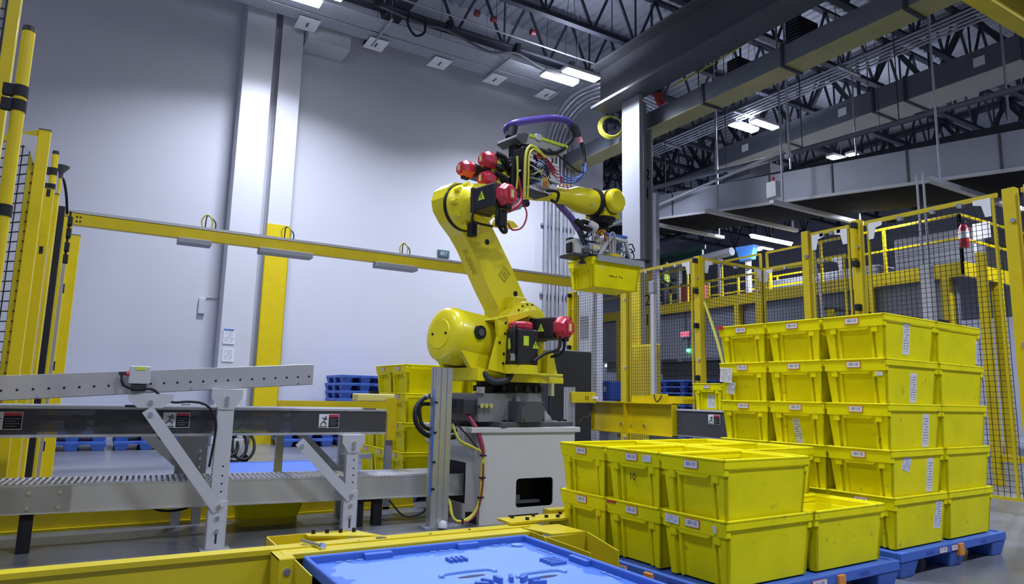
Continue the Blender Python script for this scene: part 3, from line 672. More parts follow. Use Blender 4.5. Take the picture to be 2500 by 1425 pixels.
G().lathe((-.474, 7.18, 2.86), (0, 0, 1), [(0, .016), (.05, .02), (.10, .06), (.115, .063)], 16).obj('horn', DGREY, t)
G().tube([(-.474, 7.18, 2.88), (-.46, 7.4, 2.90), (-.44, 7.65, 2.82), (-.43, 7.9, 2.70)], .012).obj('dark_cable', BLACK, t)
# ------------------------------------------------------------------ mezzanine beyond the fence
MX = 14.2
t = thing('mezzanine', 'yellow edged steel mezzanine platform beyond the mesh fence', 'mezzanine', (16, 12, 0))
G().box(MX-.02, MX+.06, 6.62, 22, 3.52, 3.80).obj('edge_beam', YEL, t)
G().box(MX+.06, 22, 6.62, 6.70, 3.52, 3.80).obj('edge_beam', YEL, t)
G().box(MX+.06, 22, 6.70, 22, 3.55, 3.62).obj('deck', DARK, t)
G().box(MX+.2, MX+.3, 6.9, 22, 2.2, 3.5).obj('grey_fascia', mat('fascia_grey', (.30, .31, .36), .5, .1), t)
for x, y in ((MX+.05, 7.0), (MX+1.4, 6.7), (MX+3.2, 6.7), (MX+.05, 12.2), (MX+.05, 8.6), (MX+.05, 17)):
    G().box(x-.08, x+.08, y-.08, y+.08, 0, 3.52).obj('column', YEL, t)
    G().box(x-.16, x+.16, y-.16, y+.16, 0, .04).obj('foot_plate', YEL, t)
def rail_run(p0, p1, z, n, label, extra=0):
    t = thing('guard_rail', label, 'guard rail', ((p0[0]+p1[0])/2, (p0[1]+p1[1])/2, z), 0, 'yellow guard rails on the mezzanine')
    for h, nm in ((1.0, 'top_rail'), (.52, 'mid_rail')): G().bar((*p0, z+h), (*p1, z+h), .045, .045).obj(nm, YEL, t)
    for i in range(n+1):
        x = p0[0]+(p1[0]-p0[0])*i/n; y = p0[1]+(p1[1]-p0[1])*i/n; G().bar((x, y, z-.2), (x, y, z+1.0), .05, .05).obj('post', YEL, t)
    return t
rail_run((MX, 6.66), (MX, 11.2), 3.75, 3, 'long yellow guard rail along the front edge of the mezzanine, right half')
rail_run((MX, 11.4), (MX, 15.2), 3.75, 3, 'yellow guard rail along the front edge of the mezzanine, left half')
rail_run((MX, 6.66), (20, 6.66), 3.75, 4, 'yellow guard rail on the side of the mezzanine, going away')
rail_run((MX, 15.6), (MX, 20.6), 3.75, 4, 'yellow guard rail seen through the gap left of the yellow post')
rail_run((16.2, 11.5), (16.2, 18.5), 3.75, 6, 'second yellow guard rail behind the front one on the mezzanine')
rail_run((17.8, 12.5), (17.8, 19.5), 3.9, 6, 'farthest yellow guard rail on the mezzanine')
t = thing('stair_rail', 'sloping dark stair handrail with yellow posts under the mezzanine', 'stair rail', (13, 8, 2))
g = G(); g.bar((13.0, 8.9, 3.0), (13.4, 6.6, 2.55), .05, .06); g.obj('handrail', DARK, t)
for x, y, z in ((13.0, 8.7, 2.95), (13.2, 7.7, 2.75)): G().bar((x, y, 0), (x, y, z), .13, .13).obj('yellow_post', YEL, t)
t = thing('yellow_ladder_frame', 'tall yellow angle frame standing under the mezzanine beside the tote stack', 'frame', (10.4, 4.6, 0))
G().bar((10.2, 4.55, .0), (10.2, 4.55, 3.1), .09, .12).obj('upright', YEL, t)
G().bar((10.2, 3.55, .0), (10.2, 3.55, 3.1), .07, .08).obj('upright', YEL, t)
G().bar((10.2, 4.6, .35), (10.2, 3.4, .35), .06, .08).obj('crossbar', YEL, t)
t = thing('wire_cart', 'dark wire cart standing behind the right mesh fence', 'cart', (11.5, 4.0, 0))
G().box(11.2, 11.9, 3.3, 4.1, .25, .3).obj('base', DARK, t)
g = G()
for i in range(9): g.bar((11.2, 3.3+i*.1, .3), (11.2, 3.3+i*.1, 1.35), .012, .012)
for i in range(11): g.bar((11.2, 3.3, .3+i*.1), (11.2, 4.1, .3+i*.1), .012, .012)
g.obj('wire_side', GREY, t)
for x, y in ((11.3, 3.4), (11.3, 4.0), (11.8, 3.4), (11.8, 4.0)): G().cyl((x, y-.02, .11), (x, y+.02, .11), .11, n=16).obj('wheel', BLACK, t)
G().box(11.0, 11.03, 3.4, 4.0, 1.4, 1.75).obj('blue_panel', BLUEDK, t)
# machinery under and on the mezzanine
for i, (x0, x1, y0, y1, z0, z1, mm, nm, lb, ct) in enumerate((
    (15.6, 15.9, 10.5, 16.5, .0, 2.2, GREY, 'grey_partition', 'grey partition wall standing under the mezzanine', 'partition'),
    (15.0, 17.0, 17.2, 18.6, 1.9, 2.5, LGREY, 'shelf_unit', 'pale shelf unit seen under the mezzanine through the left gap', 'shelving'),
    (15.0, 17.0, 17.6, 18.8, 2.8, 3.4, LGREY, 'upper_shelf_unit', 'upper pale shelf unit seen under the mezzanine through the left gap', 'shelving'),
    (17.0, 18.4, 10.0, 14.0, 3.62, 4.6, DGREY, 'machine_housing', 'grey machine housing standing on the mezzanine', 'machine'),
    (16.4, 17.5, 7.2, 9.2, 3.62, 5.0, DGREY, 'dark_cabinet', 'dark cabinet on the mezzanine behind the right guard rail', 'cabinet'))):
    t = thing(nm, lb, ct, ((x0+x1)/2, (y0+y1)/2, z0))
    G().box(x0, x1, y0, y1, z0, z1).obj('body', mm, t, bevel=.02)
    g = G(); k = int((z1-z0)/.16)
    for j in range(1, k): g.box(x0-.006, x0, y0+.03, y1-.03, z0+j*.16-.006, z0+j*.16+.006)
    g.obj('panel_line', DARK, t)
    if i in (0,): G().box(x0-.02, x0, y0, y1, z1-.05, z1).obj('top_strip', DARK, t)
t = thing('rolled_tarp', 'long rolled white tarp lying high on a rack behind the mezzanine rail', 'tarp', (16.5, 15.5, 5.6))
G().tube([(16.5, 14.3, 5.62), (16.5, 15.6, 5.58), (16.4, 17.2, 5.5)], .13, 14).obj('roll', GALV, t)
for y in (14.8, 16.6): G().box(16.45, 16.6, y-.05, y+.05, 3.62, 5.45).obj('stand', GREY, t)
t = thing('blue_sign', 'bright blue tilted hopper panel on the mezzanine', 'hopper', (16, 13.3, 5.2))
g = G(); g.prism([(13.10, 5.12), (13.50, 5.10), (13.66, 5.55), (12.98, 5.52)], 0, 15.9, 16.1); g.obj('panel', mat('sky_blue_panel', (.03, .15, .48), .5), t)
G().box(15.95, 16.1, 13.25, 13.35, 3.62, 5.12).obj('stand', GREY, t)
t = thing('green_board', 'dark green board hanging far behind the mezzanine', 'board', (18, 19, 6))
G().box(18.9, 19.0, 17.8, 20.6, 4.9, 6.6).obj('board', mat('board_green', (.02, .07, .06), .6), t)
G().box(18.92, 18.98, 17.9, 18.0, 3.62, 4.9).box(18.92, 18.98, 20.4, 20.5, 3.62, 4.9).obj('support', GREY, t)
G().box(18.85, 18.9, 17.6, 20.8, 6.6, 6.75).obj('top_strip', mat('strip_teal', (.05, .14, .14), .5), t)
G().cyl((18.88, 19.2, 5.95), (18.9, 19.2, 5.95), .28, n=20).cyl((18.88, 19.2, 5.35), (18.9, 19.2, 5.35), .25, n=20).obj('pale_emblem', GREY, t)
t = thing('exit_sign', 'small lit red exit sign behind the mesh under the mezzanine', 'sign', (14.4, 14.2, 2.9))
G().box(14.32, 14.39, 14.04, 14.36, 2.79, 2.99).obj('housing', LGREY, t)
text('lettering', 'EXIT', .17, (14.315, 14.2, 2.88), facing((-1, 0, 0)), emit('exit_red', (1, .05, .10), 4), t)
G().tube([(14.35, 14.2, 2.99), (14.35, 14.2, 3.52)], .01, 5, smooth_path=False).obj('hanger', WIRE, t)
t = thing('green_indicator', 'tiny green indicator lamp under the exit sign', 'indicator lamp', (14.3, 14.1, 2.4))
G().cyl((14.32, 14.11, 2.415), (14.38, 14.11, 2.415), .05, n=12).obj('lens', emit('indicator_green', (.1, 1, .3), 5), t)
G().tube([(14.36, 14.11, 2.415), (14.38, 14.11, 2.79)], .015, 5, smooth_path=False).obj('stalk', DARK, t)
t = thing('fire_extinguisher', 'red fire extinguisher hanging on the mezzanine rail behind the mesh', 'fire extinguisher', (MX-.1, 6.5, 4.2))
G().lathe((MX-.1, 6.55, 4.05), (0, 0, 1), [(0, .07), (.02, .085), (.38, .085), (.44, .05), (.47, .03)], 20).obj('cylinder', RED, t)
G().cyl((MX-.1, 6.55, 4.22), (MX-.1, 6.55, 4.36), .087, n=20).obj('white_label', PAPER, t)
G().box(MX-.14, MX-.06, 6.5, 6.6, 4.52, 4.57).obj('handle', BLACK, t)
tag(G().box(MX+.5, MX+.51, 6.62, 6.66, 3.8, 4.3).box(MX+.5, MX+.51, 6.35, 6.66, 4.3, 4.62).obj('white_placard', PAPER), 'small white placard on the mezzanine beside the fire extinguisher', 'placard')
# pallets, bins seen through the mesh
def far_stack(name, label, x0, x1, y0, y1, n, dz, m_, z0=0):
    for k in range(n):
        z = z0+k*dz
        t = thing('plastic_pallet', label + ', ' + ('bottom one' if k == 0 else 'top one' if k == n-1 else 'number %s from the floor' % ['', 'two', 'three', 'four', 'five', 'six', 'seven', 'eight', 'nine', 'ten', 'eleven'][k]), 'pallet', ((x0+x1)/2, (y0+y1)/2, z), 0, name)
        G().box(x0, x1, y0, y1, z+dz-.05, z+dz-.012).obj('deck', m_, t, bevel=.01)
        for fx in (x0+.12, (x0+x1)/2, x1-.12):
            for fy in (y0+.12, (y0+y1)/2, y1-.12): G().tb((fx-.06, fx+.06, fy-.06, fy+.06, z), (fx-.09, fx+.09, fy-.09, fy+.09, z+dz-.05)).obj('foot', BLUEDK, t)
far_stack('blue pallets stacked behind the mesh fence', 'blue pallet in the stack under the mezzanine behind the mesh', 12.0, 13.1, 11.95, 13.4, 10, .15, BLUE)
far_stack('grey blue pallets beside them', 'dark blue pallet in the second stack under the mezzanine', 12.0, 13.1, 10.35, 11.8, 10, .15, BLUEDK)
t = thing('tool_locker', 'dark blue locker standing on a low cart behind the white post', 'locker', (12.6, 14.9, 0))
G().box(12.4, 12.9, 15.25, 15.65, .95, 1.5).obj('cabinet', BLUEDK, t, bevel=.04)
G().box(12.38, 12.4, 15.38, 15.5, 1.2, 1.35).obj('pale_label', LGREY, t)
G().box(12.3, 13.2, 14.3, 15.7, .0, .92).obj('green_cart', mat('olive_bin', (.28, .30, .08), .6), t, bevel=.03)
t = thing('lit_area_panel', 'glowing warm white panel for a lit area far under the mezzanine', 'lamp', (20, 18.4, 2))
G().box(20, 20.1, 17.7, 18.9, 1.9, 2.4).obj('panel', emit('warm_panel', (1, .86, .68), 1.6), t)  # emissive panel put in place of a bright lit area
G().box(20.1, 20.15, 17.6, 19.0, 0, 2.5).obj('frame', GREY, t)
for y, z, w in ((21.6, 3.55, 'upper'), (22.0, 2.35, 'lower')):
    t = thing('far_strip_lamp', w + ' short glowing strip lamp far beyond the gap left of the yellow post', 'lamp', (18, y, z))
    G().box(17.9, 18.1, y-.3, y+.3, z-.05, z+.05).obj('tube', emit('far_glow', (1, 1, .95), 6), t); G().box(17.95, 18.05, y-.3, y+.3, z+.05, z+.1).obj('housing', GREY, t)
# worker on the mezzanine
t = thing('person', 'person in a hi-vis vest standing on the mezzanine behind the left guard rail', 'person', (15.2, 15.9, 3.62), R(200))
def skin_body(name, pts, edges, radii, m_, parent, root=0):
    me = bpy.data.meshes.new(name); me.from_pydata(pts, edges, []); me.materials.append(m_)
    o = bpy.data.objects.new(name, me); COL.objects.link(o); o.parent = parent
    md = o.modifiers.new('skin', 'SKIN'); md.use_smooth_shade = True
    for i, r_ in enumerate(radii): me.skin_vertices[0].data[i].radius = (r_, r_)
    me.skin_vertices[0].data[root].use_root = True
    s_ = o.modifiers.new('sub', 'SUBSURF'); s_.levels = 1; s_.render_levels = 1
    return o
P_ = [(0, 0, .95), (0, 0, 1.15), (0, 0, 1.38), (0, 0, 1.50), (0, .02, 1.62), (0, .02, 1.74),
      (.2, 0, 1.38), (.26, .05, 1.12), (.20, .25, .98), (-.2, 0, 1.38), (-.27, .04, 1.12), (-.2, .24, 1.0),
      (.1, 0, .88), (.11, .03, .48), (.11, 0, .08), (.11, .12, .04), (-.1, 0, .88), (-.12, .05, .48), (-.12, 0, .08), (-.12, .12, .04)]
E_ = [(0, 1), (1, 2), (2, 3), (3, 4), (4, 5), (2, 6), (6, 7), (7, 8), (2, 9), (9, 10), (10, 11), (0, 12), (12, 13), (13, 14), (14, 15), (0, 16), (16, 17), (17, 18), (18, 19)]
body = skin_body('body', P_, E_, [.13, .12, .14, .055, .085, .075, .06, .045, .035, .06, .045, .035, .085, .065, .045, .04, .085, .065, .045, .04], CLOTH, t)
skin_body('vest', [(0, 0, .92), (0, 0, 1.15), (0, 0, 1.36), (.15, 0, 1.40), (-.15, 0, 1.40)], [(0, 1), (1, 2), (2, 3), (2, 4)], [.155, .15, .155, .08, .08], HIVIS, t)
G().lathe((0, .03, 1.55), (0, 0, 1), [(0, .055), (.05, .085), (.12, .09), (.17, .07), (.2, .02)], 16).obj('head', SKIN, t, local=True)
G().lathe((0, .0, 1.66), (0, 0, 1), [(0, .10), (.05, .10), (.10, .075), (.12, .02)], 16).obj('hair', BLACK, t, local=True)
t = thing('red_bin', 'red box standing on the mezzanine right of the person', 'box', (15.1, 14.6, 3.62))
G().box(14.9, 15.3, 14.2, 14.9, 3.62, 4.45).obj('body', mat('dull_red', (.28, .03, .05), .6), t, bevel=.03); G().box(14.88, 15.32, 14.18, 14.92, 4.45, 4.5).obj('lid', DARK, t)
# dark electrical cabinet behind the robot
t = thing('robot_controller', 'tall black cabinet standing behind the robot pedestal', 'cabinet', (5.2, 7.8, 0))
G().box(4.95, 5.6, 7.25, 8.05, .05, 1.62).obj('body', mat('cabinet_black', (.02, .024, .032), .5), t, bevel=.02)
G().box(4.94, 4.95, 7.3, 7.98, .2, 1.5).obj('door', mat('cabinet_black', (.02, .024, .032), .5), t)
G().box(4.9, 5.6, 7.2, 8.1, 0, .05).obj('plinth', DARK, t)
# ------------------------------------------------------------------ inclined roller conveyor (top, punched aluminium side)
def zi(x): return .918+(x+.49)*.0795        # underside height of the inclined side channel
AY = 4.9
t = thing('inclined_conveyor', 'upper conveyor with a punched aluminium side channel, sloping up toward the robot', 'conveyor', (.2, 5.1, 0))
def chan(y, s):
    g = G(); h = .142
    x0, x1 = -2.2, 1.30
    a0, a1 = zi(x0), zi(x1)
    g.add([(x0, y, a0), (x1, y, a1), (x1, y, a1+h), (x0, y, a0+h), (x0, y+.004, a0), (x1, y+.004, a1), (x1, y+.004, a1+h), (x0, y+.004, a0+h)], [(0, 1, 2, 3), (7, 6, 5, 4), (0, 4, 5, 1), (1, 5, 6, 2), (2, 6, 7, 3), (3, 7, 4, 0)])
    g.bar((x0, y+s*.018, a0+.002), (x1, y+s*.018, a1+.002), .036, .004); g.bar((x0, y+s*.018, a0+h), (x1, y+s*.018, a1+h), .036, .004)
    return g
chan(AY, 1).obj('side_channel', ALU_RAIL, t, bevel=.001)
chan(AY+.62, -1).obj('side_channel', ALU_RAIL, t, bevel=.001)
g = G()
for i in range(46):
    x = -2.15+i*.076; g.cyl((x, AY-.0015, zi(x)+.058), (x, AY, zi(x)+.058), .0075, n=8)
g.obj('axle_hole', BLACK, t)
g = G()
for i in range(45):
    x = -2.1+i*.076; g.cyl((x, AY+.01, zi(x)+.06), (x, AY+.61, zi(x)+.06), .024, n=10)
g.obj('roller', STEEL, t)
g = G(); g.bar((-2.2, AY+.31, zi(-2.2)+.012), (1.28, AY+.31, zi(1.28)+.012), .58, .006); g.obj('bottom_pan', LGREY, t)
for x in (-.30, .52, 1.2, .3): G().cyl((x, AY-.012, zi(x)+.015), (x, AY, zi(x)+.015), .008, n=8).obj('bolt', STEEL, t)
# photo eye box with cable on the channel
t = thing('photo_eye_box', 'small grey control box with a yellow label and cable on the punched channel', 'control box', (.2, 4.88, 1.08))
G().box(.155, .272, 4.83, 4.895, 1.035, 1.145).obj('housing', LGREY, t, bevel=.006)
G().box(.19, .24, 4.826, 4.83, 1.12, 1.14).obj('yellow_label', LIME, t)
g = G(); g.box(.10, .155, 4.84, 4.87, 1.085, 1.105); g.box(.175, .255, 4.84, 4.88, .99, 1.035); g.obj('bracket', DARK, t)
G().cyl((.14, 4.835, 1.095), (.155, 4.835, 1.095), .014, n=10).obj('red_plug', RED, t)
G().tube([(.115, 4.85, 1.09), (.13, 4.83, 1.03), (.2, 4.83, 1.0), (.29, 4.85, 1.005), (.35, 4.86, .955), (.42, 4.86, .925), (.5, 4.86, .93), (.59, 4.85, .92), (.65, 4.85, .87), (.68, 4.845, .78), (.67, 4.845, .62), (.66, 4.85, .52)], .0075, 8).obj('cable', BLACK, t)
# ------------------------------------------------------------------ middle belt conveyor with tinted side covers
BY = 5.08
t = thing('belt_conveyor', 'middle belt conveyor with smoky see-through side covers and danger stickers', 'conveyor', (.3, 5.3, 0))
TINT = None
m, nt, b = nodes('smoked_cover'); b.inputs['Base Color'].default_value = (.10, .10, .11, 1); b.inputs['Roughness'].default_value = .12; b.inputs['Alpha'].default_value = .58
TINT = m
x0, x1 = -2.2, 1.93
G().box(x0, x1, BY, BY+.004, .715, .872).obj('side_cover', TINT, t)
G().box(x0, x1, BY+.60, BY+.604, .70, .88).obj('side_cover', TINT, t)
G().box(x0, x1, BY-.006, BY+.012, .70, .717).obj('lower_trim', ALU_RAIL, t)
G().box(x0, x1, BY-.006, BY+.06, .872, .888).obj('upper_trim', ALU_RAIL, t)
G().box(x0, x1, BY+.545, BY+.61, .872, .888).obj('upper_trim', LGREY, t)
G().box(x0, x1-.02, BY+.06, BY+.545, .862, .874).obj('belt', LGREY, t)
G().box(x0, -.32, BY+.05, BY+.055, .715, .87).box(.0, .55, BY+.05, BY+.055, .715, .87).box(1.22, x1, BY+.05, BY+.055, .715, .87).obj('inner_plate', mat('inner_dark', (.06, .062, .06), .5, .2, var=.4, scale=5), t)
G().box(x0, x1, BY+.05, BY+.545, .800, .815).obj('belt_return', BLACK, t)
g = G()
for x in (.60, 1.10, 1.27): g.lathe((x, BY+.02, .775), (0, 1, 0), [(0, .062), (.012, .062)], 20)
for x in (-.95, -.1): g.lathe((x, BY+.02, .775), (0, 1, 0), [(0, .062), (.012, .062)], 20)
g.obj('pulley', mat('pulley_grey', (.02, .02, .022), .5), t)
g = G()
for x in (-.95, -.1, .60, 1.10, 1.27): g.cyl((x, BY+.016, .775), (x, BY+.02, .775), .038, n=16)
g.obj('pulley_hub', mat('hub_olive', (.10, .10, .07), .5, .3), t)
for a, b_, c in ((-.35, .02, .25), (.0, .3, .5), (.85, 1.0, 1.2)):
    G().tube([(a, BY+.018, .74), ((a+b_)/2, BY+.018, .82), (b_, BY+.018, .76), (c, BY+.018, .80)], .006, 6).obj('wire', CABLEY if a < .8 else BLACK, t)
for x in (-1.4, -.3, .28, .36, .85, 1.12, 1.22, 1.6, 1.86): 
    for z in (.708, .88): G().cyl((x, BY-.012, z), (x, BY-.006, z), .007, n=8).obj('bolt', STEEL, t)
G().box(x1-.004, x1, BY, BY+.6, .705, .87).obj('end_plate', GREY, t)
G().box(.16, .28, BY-.012, BY+.05, .886, .90).obj('cover_latch', DGREY, t)
G().box(1.75, 1.84, BY-.008, BY+.05, .886, .895).obj('cover_latch', DGREY, t)
def danger(x, y, z, parent, w=.15, h=.088, d=(0, -1, 0)):
    """sticker: slipping figure at the left, red band with small print on black at the right"""
    if d[1]:
        B = lambda u0, u1, v0, v1, k: G().box(x+w*(u0-.5), x+w*(u1-.5), y-.0015*k-.002, y-.0015*k, z+h*(v0-.5), z+h*(v1-.5))
        pt = lambda u, v: (x+w*(u-.5), y-.005, z+h*(v-.5))
    else:
        B = lambda u0, u1, v0, v1, k: G().box(x-.0015*k-.002, x-.0015*k, y-w*(u1-.5), y-w*(u0-.5), z+h*(v0-.5), z+h*(v1-.5))
        pt = lambda u, v: (x-.005, y-w*(u-.5), z+h*(v-.5))
    s = B(0, 1, 0, 1, 0).obj('danger_sticker', PAPER, parent)
    B(.48, .98, .04, .78, 1).obj('black_field', BLACK, s); B(.48, .98, .78, .96, 1).obj('red_band', RED, s)
    g = G()
    for j in range(4):
        v = .62-j*.14; a, b2 = pt(.53, v), pt(.93-.1*(j % 2), v); g.bar(a, b2, .003, .003)
    g.obj('small_print', GREY, s)
    g = G(); g.cyl(Vector(pt(.33, .78))+Vector((0, 0, 0)), Vector(pt(.33, .78))+Vector(d)*.002, .006, n=12)
    for a, b2 in (((.31, .70), (.22, .45)), ((.30, .66), (.42, .62)), ((.30, .66), (.16, .74)), ((.22, .45), (.36, .38)), ((.36, .38), (.33, .2)), ((.22, .45), (.12, .34)), ((.12, .34), (.08, .18)), ((.03, .1), (.42, .1))):
        g.bar(pt(*a), pt(*b2), .006, .004)
    g.obj('falling_figure', BLACK, s); return s
danger(.465, BY-.002, .805, t, .16, .10); danger(1.485, BY-.002, .80, t, .15, .10); danger(-.46, BY-.002, .80, t, .18, .105)
# ------------------------------------------------------------------ lower chain conveyor
CY = 5.2
def zc(x): return .235-(x+.33)*.014
t = thing('chain_conveyor', 'low aluminium conveyor with a ribbed top running to the robot pedestal', 'conveyor', (.8, 5.4, 0))
for y in (CY, CY+.42):
    g = G(); x0, x1 = -2.3, 2.68 if y == CY else 2.62; h = .168
    g.add([(x0, y, zc(x0)), (x1, y, zc(x1)), (x1, y, zc(x1)+h), (x0, y, zc(x0)+h), (x0, y+.005, zc(x0)), (x1, y+.005, zc(x1)), (x1, y+.005, zc(x1)+h), (x0, y+.005, zc(x0)+h)], [(0, 1, 2, 3), (7, 6, 5, 4), (0, 4, 5, 1), (1, 5, 6, 2), (2, 6, 7, 3), (3, 7, 4, 0)])
    g.bar((x0, y-.006, zc(x0)+.004), (x1, y-.006, zc(x1)+.004), .014, .008); g.bar((x0, y+.012, zc(x0)+h), (x1, y+.012, zc(x1)+h), .03, .005)
    g.obj('side_channel', ALU_RAIL, t)
g = G(); x = -2.25
while x < 2.55:
    g.cyl((x, CY+.03, zc(x)+.165), (x+.02, CY+.39, zc(x)+.165), .013, n=8); x += .036
g.obj('roller', STEEL, t)
G().box(-2.3, 2.55, CY+.02, CY+.40, .372, .376).obj('bed', GALV, t)
G().box(-.62, -.08, CY-.012, CY, .24, .395).obj('joint_plate', mat('joint_grey', (.40, .40, .36), .4, .5, var=.1), t)
g = G(); [g.cyl((x, CY-.02, z), (x, CY-.01, z), .011, n=8) for x in (-.55, -.3, -.14) for z in (.27, .36)]; g.obj('bolt', STEEL, t)
for x in (-.30, 1.80, 1.95): G().box(x-.035, x+.035, CY+.02, CY+.08, 0, .24).obj('black_leg', BLACK, t)
G().box(1.80, 1.95, CY+.03, CY+.06, .18, .22).obj('cross_brace', BLACK, t)
G().tube([(.28, 5.6, .25), (.45, 5.55, .16), (.62, 5.5, .17), (.75, 5.5, .25)], .008).obj('cable', BLACK, t)
G().tube([(2.0, 5.12, .2), (2.12, 5.1, .08), (2.25, 5.05, .10), (2.3, 5.02, .2)], .007).obj('cable', BLACK, t)
# ------------------------------------------------------------------ adjustable conveyor legs
def stand(x, y, ztop, label, brace, wtop=.19, w=.10, yb=None, rear=True, bz=None, bx=.42):
    t = thing('conveyor_stand', label, 'conveyor stand', (x, y, 0), 0, 'light grey adjustable conveyor stands')
    G().box(x-w/2, x+w/2, y-.004, y+.004, .26, ztop-.10).box(x-w/2, x-w/2+.006, y, y+.05, .26, ztop-.1).box(x+w/2-.006, x+w/2, y, y+.05, .26, ztop-.1).obj('upper_leg', LGREY, t, bevel=.002)
    G().box(x-w/2-.006, x+w/2+.006, y-.012, y-.005, 0, .30).box(x-w/2-.008, x-w/2-.001, y-.012, y+.05, 0, .30).box(x+w/2+.001, x+w/2+.008, y-.012, y+.05, 0, .30).obj('lower_leg', LGREY, t, bevel=.002)
    G().box(x-.09, x+.09, y-.06, y+.08, 0, .008).obj('foot_plate', GREY, t)
    g = G(); g.prism([(x-wtop/2, ztop), (x+wtop/2, ztop), (x+wtop/2, ztop-.05), (x+wtop/2-.05, ztop-.125), (x-wtop/2+.05, ztop-.125), (x-wtop/2, ztop-.05)], 1, y-.012, y-.004)
    g.box(x-wtop/2, x+wtop/2, y-.012, y+.05, ztop, ztop+.006); g.obj('head_plate', LGREY, t, bevel=.002)
    g = G()
    for dx, dz in ((0, -.05), (0, -.085)): g.cyl((x+dx, y-.03, ztop+dz), (x+dx, y-.012, ztop+dz), .013, n=10)
    for z in (.12, .20): g.cyl((x, y-.028, z), (x, y-.012, z), .012, n=10)
    g.obj('bolt', STEEL, t)
    g = G()
    for z in (.36, .41, .46, .52): g.cyl((x+.01, y-.006, z), (x+.01, y-.003, z), .006, n=8)
    g.box(x-.006, x+.006, y-.0135, y-.011, .04, .10); g.obj('slot', DARK, t)
    if brace:
        g = G(); g.bar((x-bx, y-.02, bz), (x+.0, y-.02, .25), .07, .006, up=(0, 1, 0)); g.obj('diagonal_brace', LGREY, t)
        g = G(); g.cyl((x, y-.035, .27), (x, y-.02, .27), .014, n=10); g.cyl((x-bx+.02, y-.035, bz-.03), (x-bx+.02, y-.02, bz-.03), .014, n=10); g.obj('brace_bolt', STEEL, t)
    return t
s1 = stand(.735, 4.86, zi(.74)-.008, 'tallest light grey stand with a long diagonal brace, left of the danger sticker', True, bz=.88, bx=.46)
g = G(); x, z, y = .29, zi(.29)-.006, 4.86
g.prism([(x-.13, z), (x+.13, z), (x+.12, z-.04), (x+.07, z-.085), (x-.07, z-.085), (x-.12, z-.04)], 1, y-.01, y-.003); g.obj('brace_bracket', LGREY, s1, bevel=.002)
g = G(); g.cyl((x, y-.025, z-.05), (x, y-.01, z-.05), .014, n=10); g.obj('bolt', STEEL, s1)
s2 = stand(1.66, 5.02, .695, 'short light grey stand under the right end of the belt conveyor', True, .17, .09, bz=.66, bx=.40)
t = thing('rear_stand', 'grey rear stand of the upper conveyor, seen behind the tall front stand', 'conveyor stand', (.66, 5.85, 0))
G().box(.56, .62, 5.82, 5.87, 0, .9).box(.70, .76, 5.82, 5.87, 0, .9).obj('leg', GREY, t)
G().box(.55, .77, 5.815, 5.82, .30, .70).obj('plate', GREY, t)
g = G(); [g.cyl((x, 5.80, z), (x, 5.815, z), .006, n=8) for x in (.60, .72) for z in (.36, .42, .48, .54)]; g.obj('hole', PAPER, t)
g = G(); g.bar((.25, 5.83, .75), (.58, 5.83, .45), .07, .01, up=(0, 1, 0)); g.obj('diagonal_brace', LGREY, t)
t = thing('rear_short_stand', 'dull grey rear stand of the belt conveyor with a slanting brace', 'conveyor stand', (1.85, 5.75, 0))
G().box(1.78, 1.88, 5.74, 5.79, 0, .70).obj('leg', GALV, t)
g = G(); g.bar((1.42, 5.72, .70), (1.86, 5.72, .28), .06, .01, up=(0, 1, 0)); g.obj('diagonal_brace', GALV, t)
G().box(1.80, 2.05, 5.70, 5.74, .46, .50).obj('crossbar', GALV, t)
# yellow side guide beyond the belt conveyor with pale tray
t = thing('side_guide', 'yellow side guide rail along the far edge of the belt conveyor', 'guide rail', (1.8, 5.9, .9))
G().box(1.28, 2.32, 5.86, 5.9, .83, .935).obj('rail', YEL, t)
G().box(2.24, 2.32, 5.85, 5.92, .60, .97).obj('end_post', YEL, t)
G().box(1.3, 1.36, 5.9, 5.94, 0, .83).box(2.25, 2.31, 5.9, 5.94, 0, .6).obj('support', GREY, t)
t = thing('pale_cover_box', 'pale yellow cover box with a black printed label on the guide rail end', 'cover', (2.1, 6.0, 1))
G().box(1.98, 2.33, 5.93, 6.1, .935, 1.005).obj('cover', mat('pale_yellow', (.70, .66, .25), .5), t, bevel=.01)
G().box(2.10, 2.18, 5.95, 6.0, 1.005, 1.03).obj('black_label', BLACK, t)
# aluminium posts by the pedestal
def alu_post(x, y, z1, w, d, label, prof=True):
    t = thing('profile_post', label, 'post', (x, y, 0), 0)
    g = G(); n = 2
    g.box(x-w/2+.008, x+w/2-.008, y-d/2+.008, y+d/2-.008, 0, z1)
    k = max(2, round(w/.045)); s = w/k
    for i in range(k):
        xa = x-w/2+i*s+.005; xb = xa+s-.010
        g.box(xa, xb, y-d/2, y-d/2+.012, 0, z1); g.box(xa, xb, y+d/2-.012, y+d/2, 0, z1)
    k2 = max(1, round(d/.045)); s2_ = d/k2
    for i in range(k2):
        ya = y-d/2+i*s2_+.005; yb = ya+s2_-.010
        g.box(x-w/2, x-w/2+.012, ya, yb, 0, z1); g.box(x+w/2-.012, x+w/2, ya, yb, 0, z1)
    g.obj('extrusion', ALU, t)
    G().box(x-w/2, x+w/2, y-d/2, y+d/2, z1, z1+.006).obj('end_cap', GREY, t)
    return t
t = alu_post(2.315, 4.92, 1.215, .15, .09, 'tall slotted aluminium post in front of the robot pedestal')
G().lathe((2.33, 4.84, .02), (0, 0, 1), [(0, .035), (.04, .03), (.05, .012)], 16).obj('round_foot', LGREY, t)
G().box(2.2, 2.5, 4.86, 5.0, 0, .02).obj('base_plate', GALV, t)
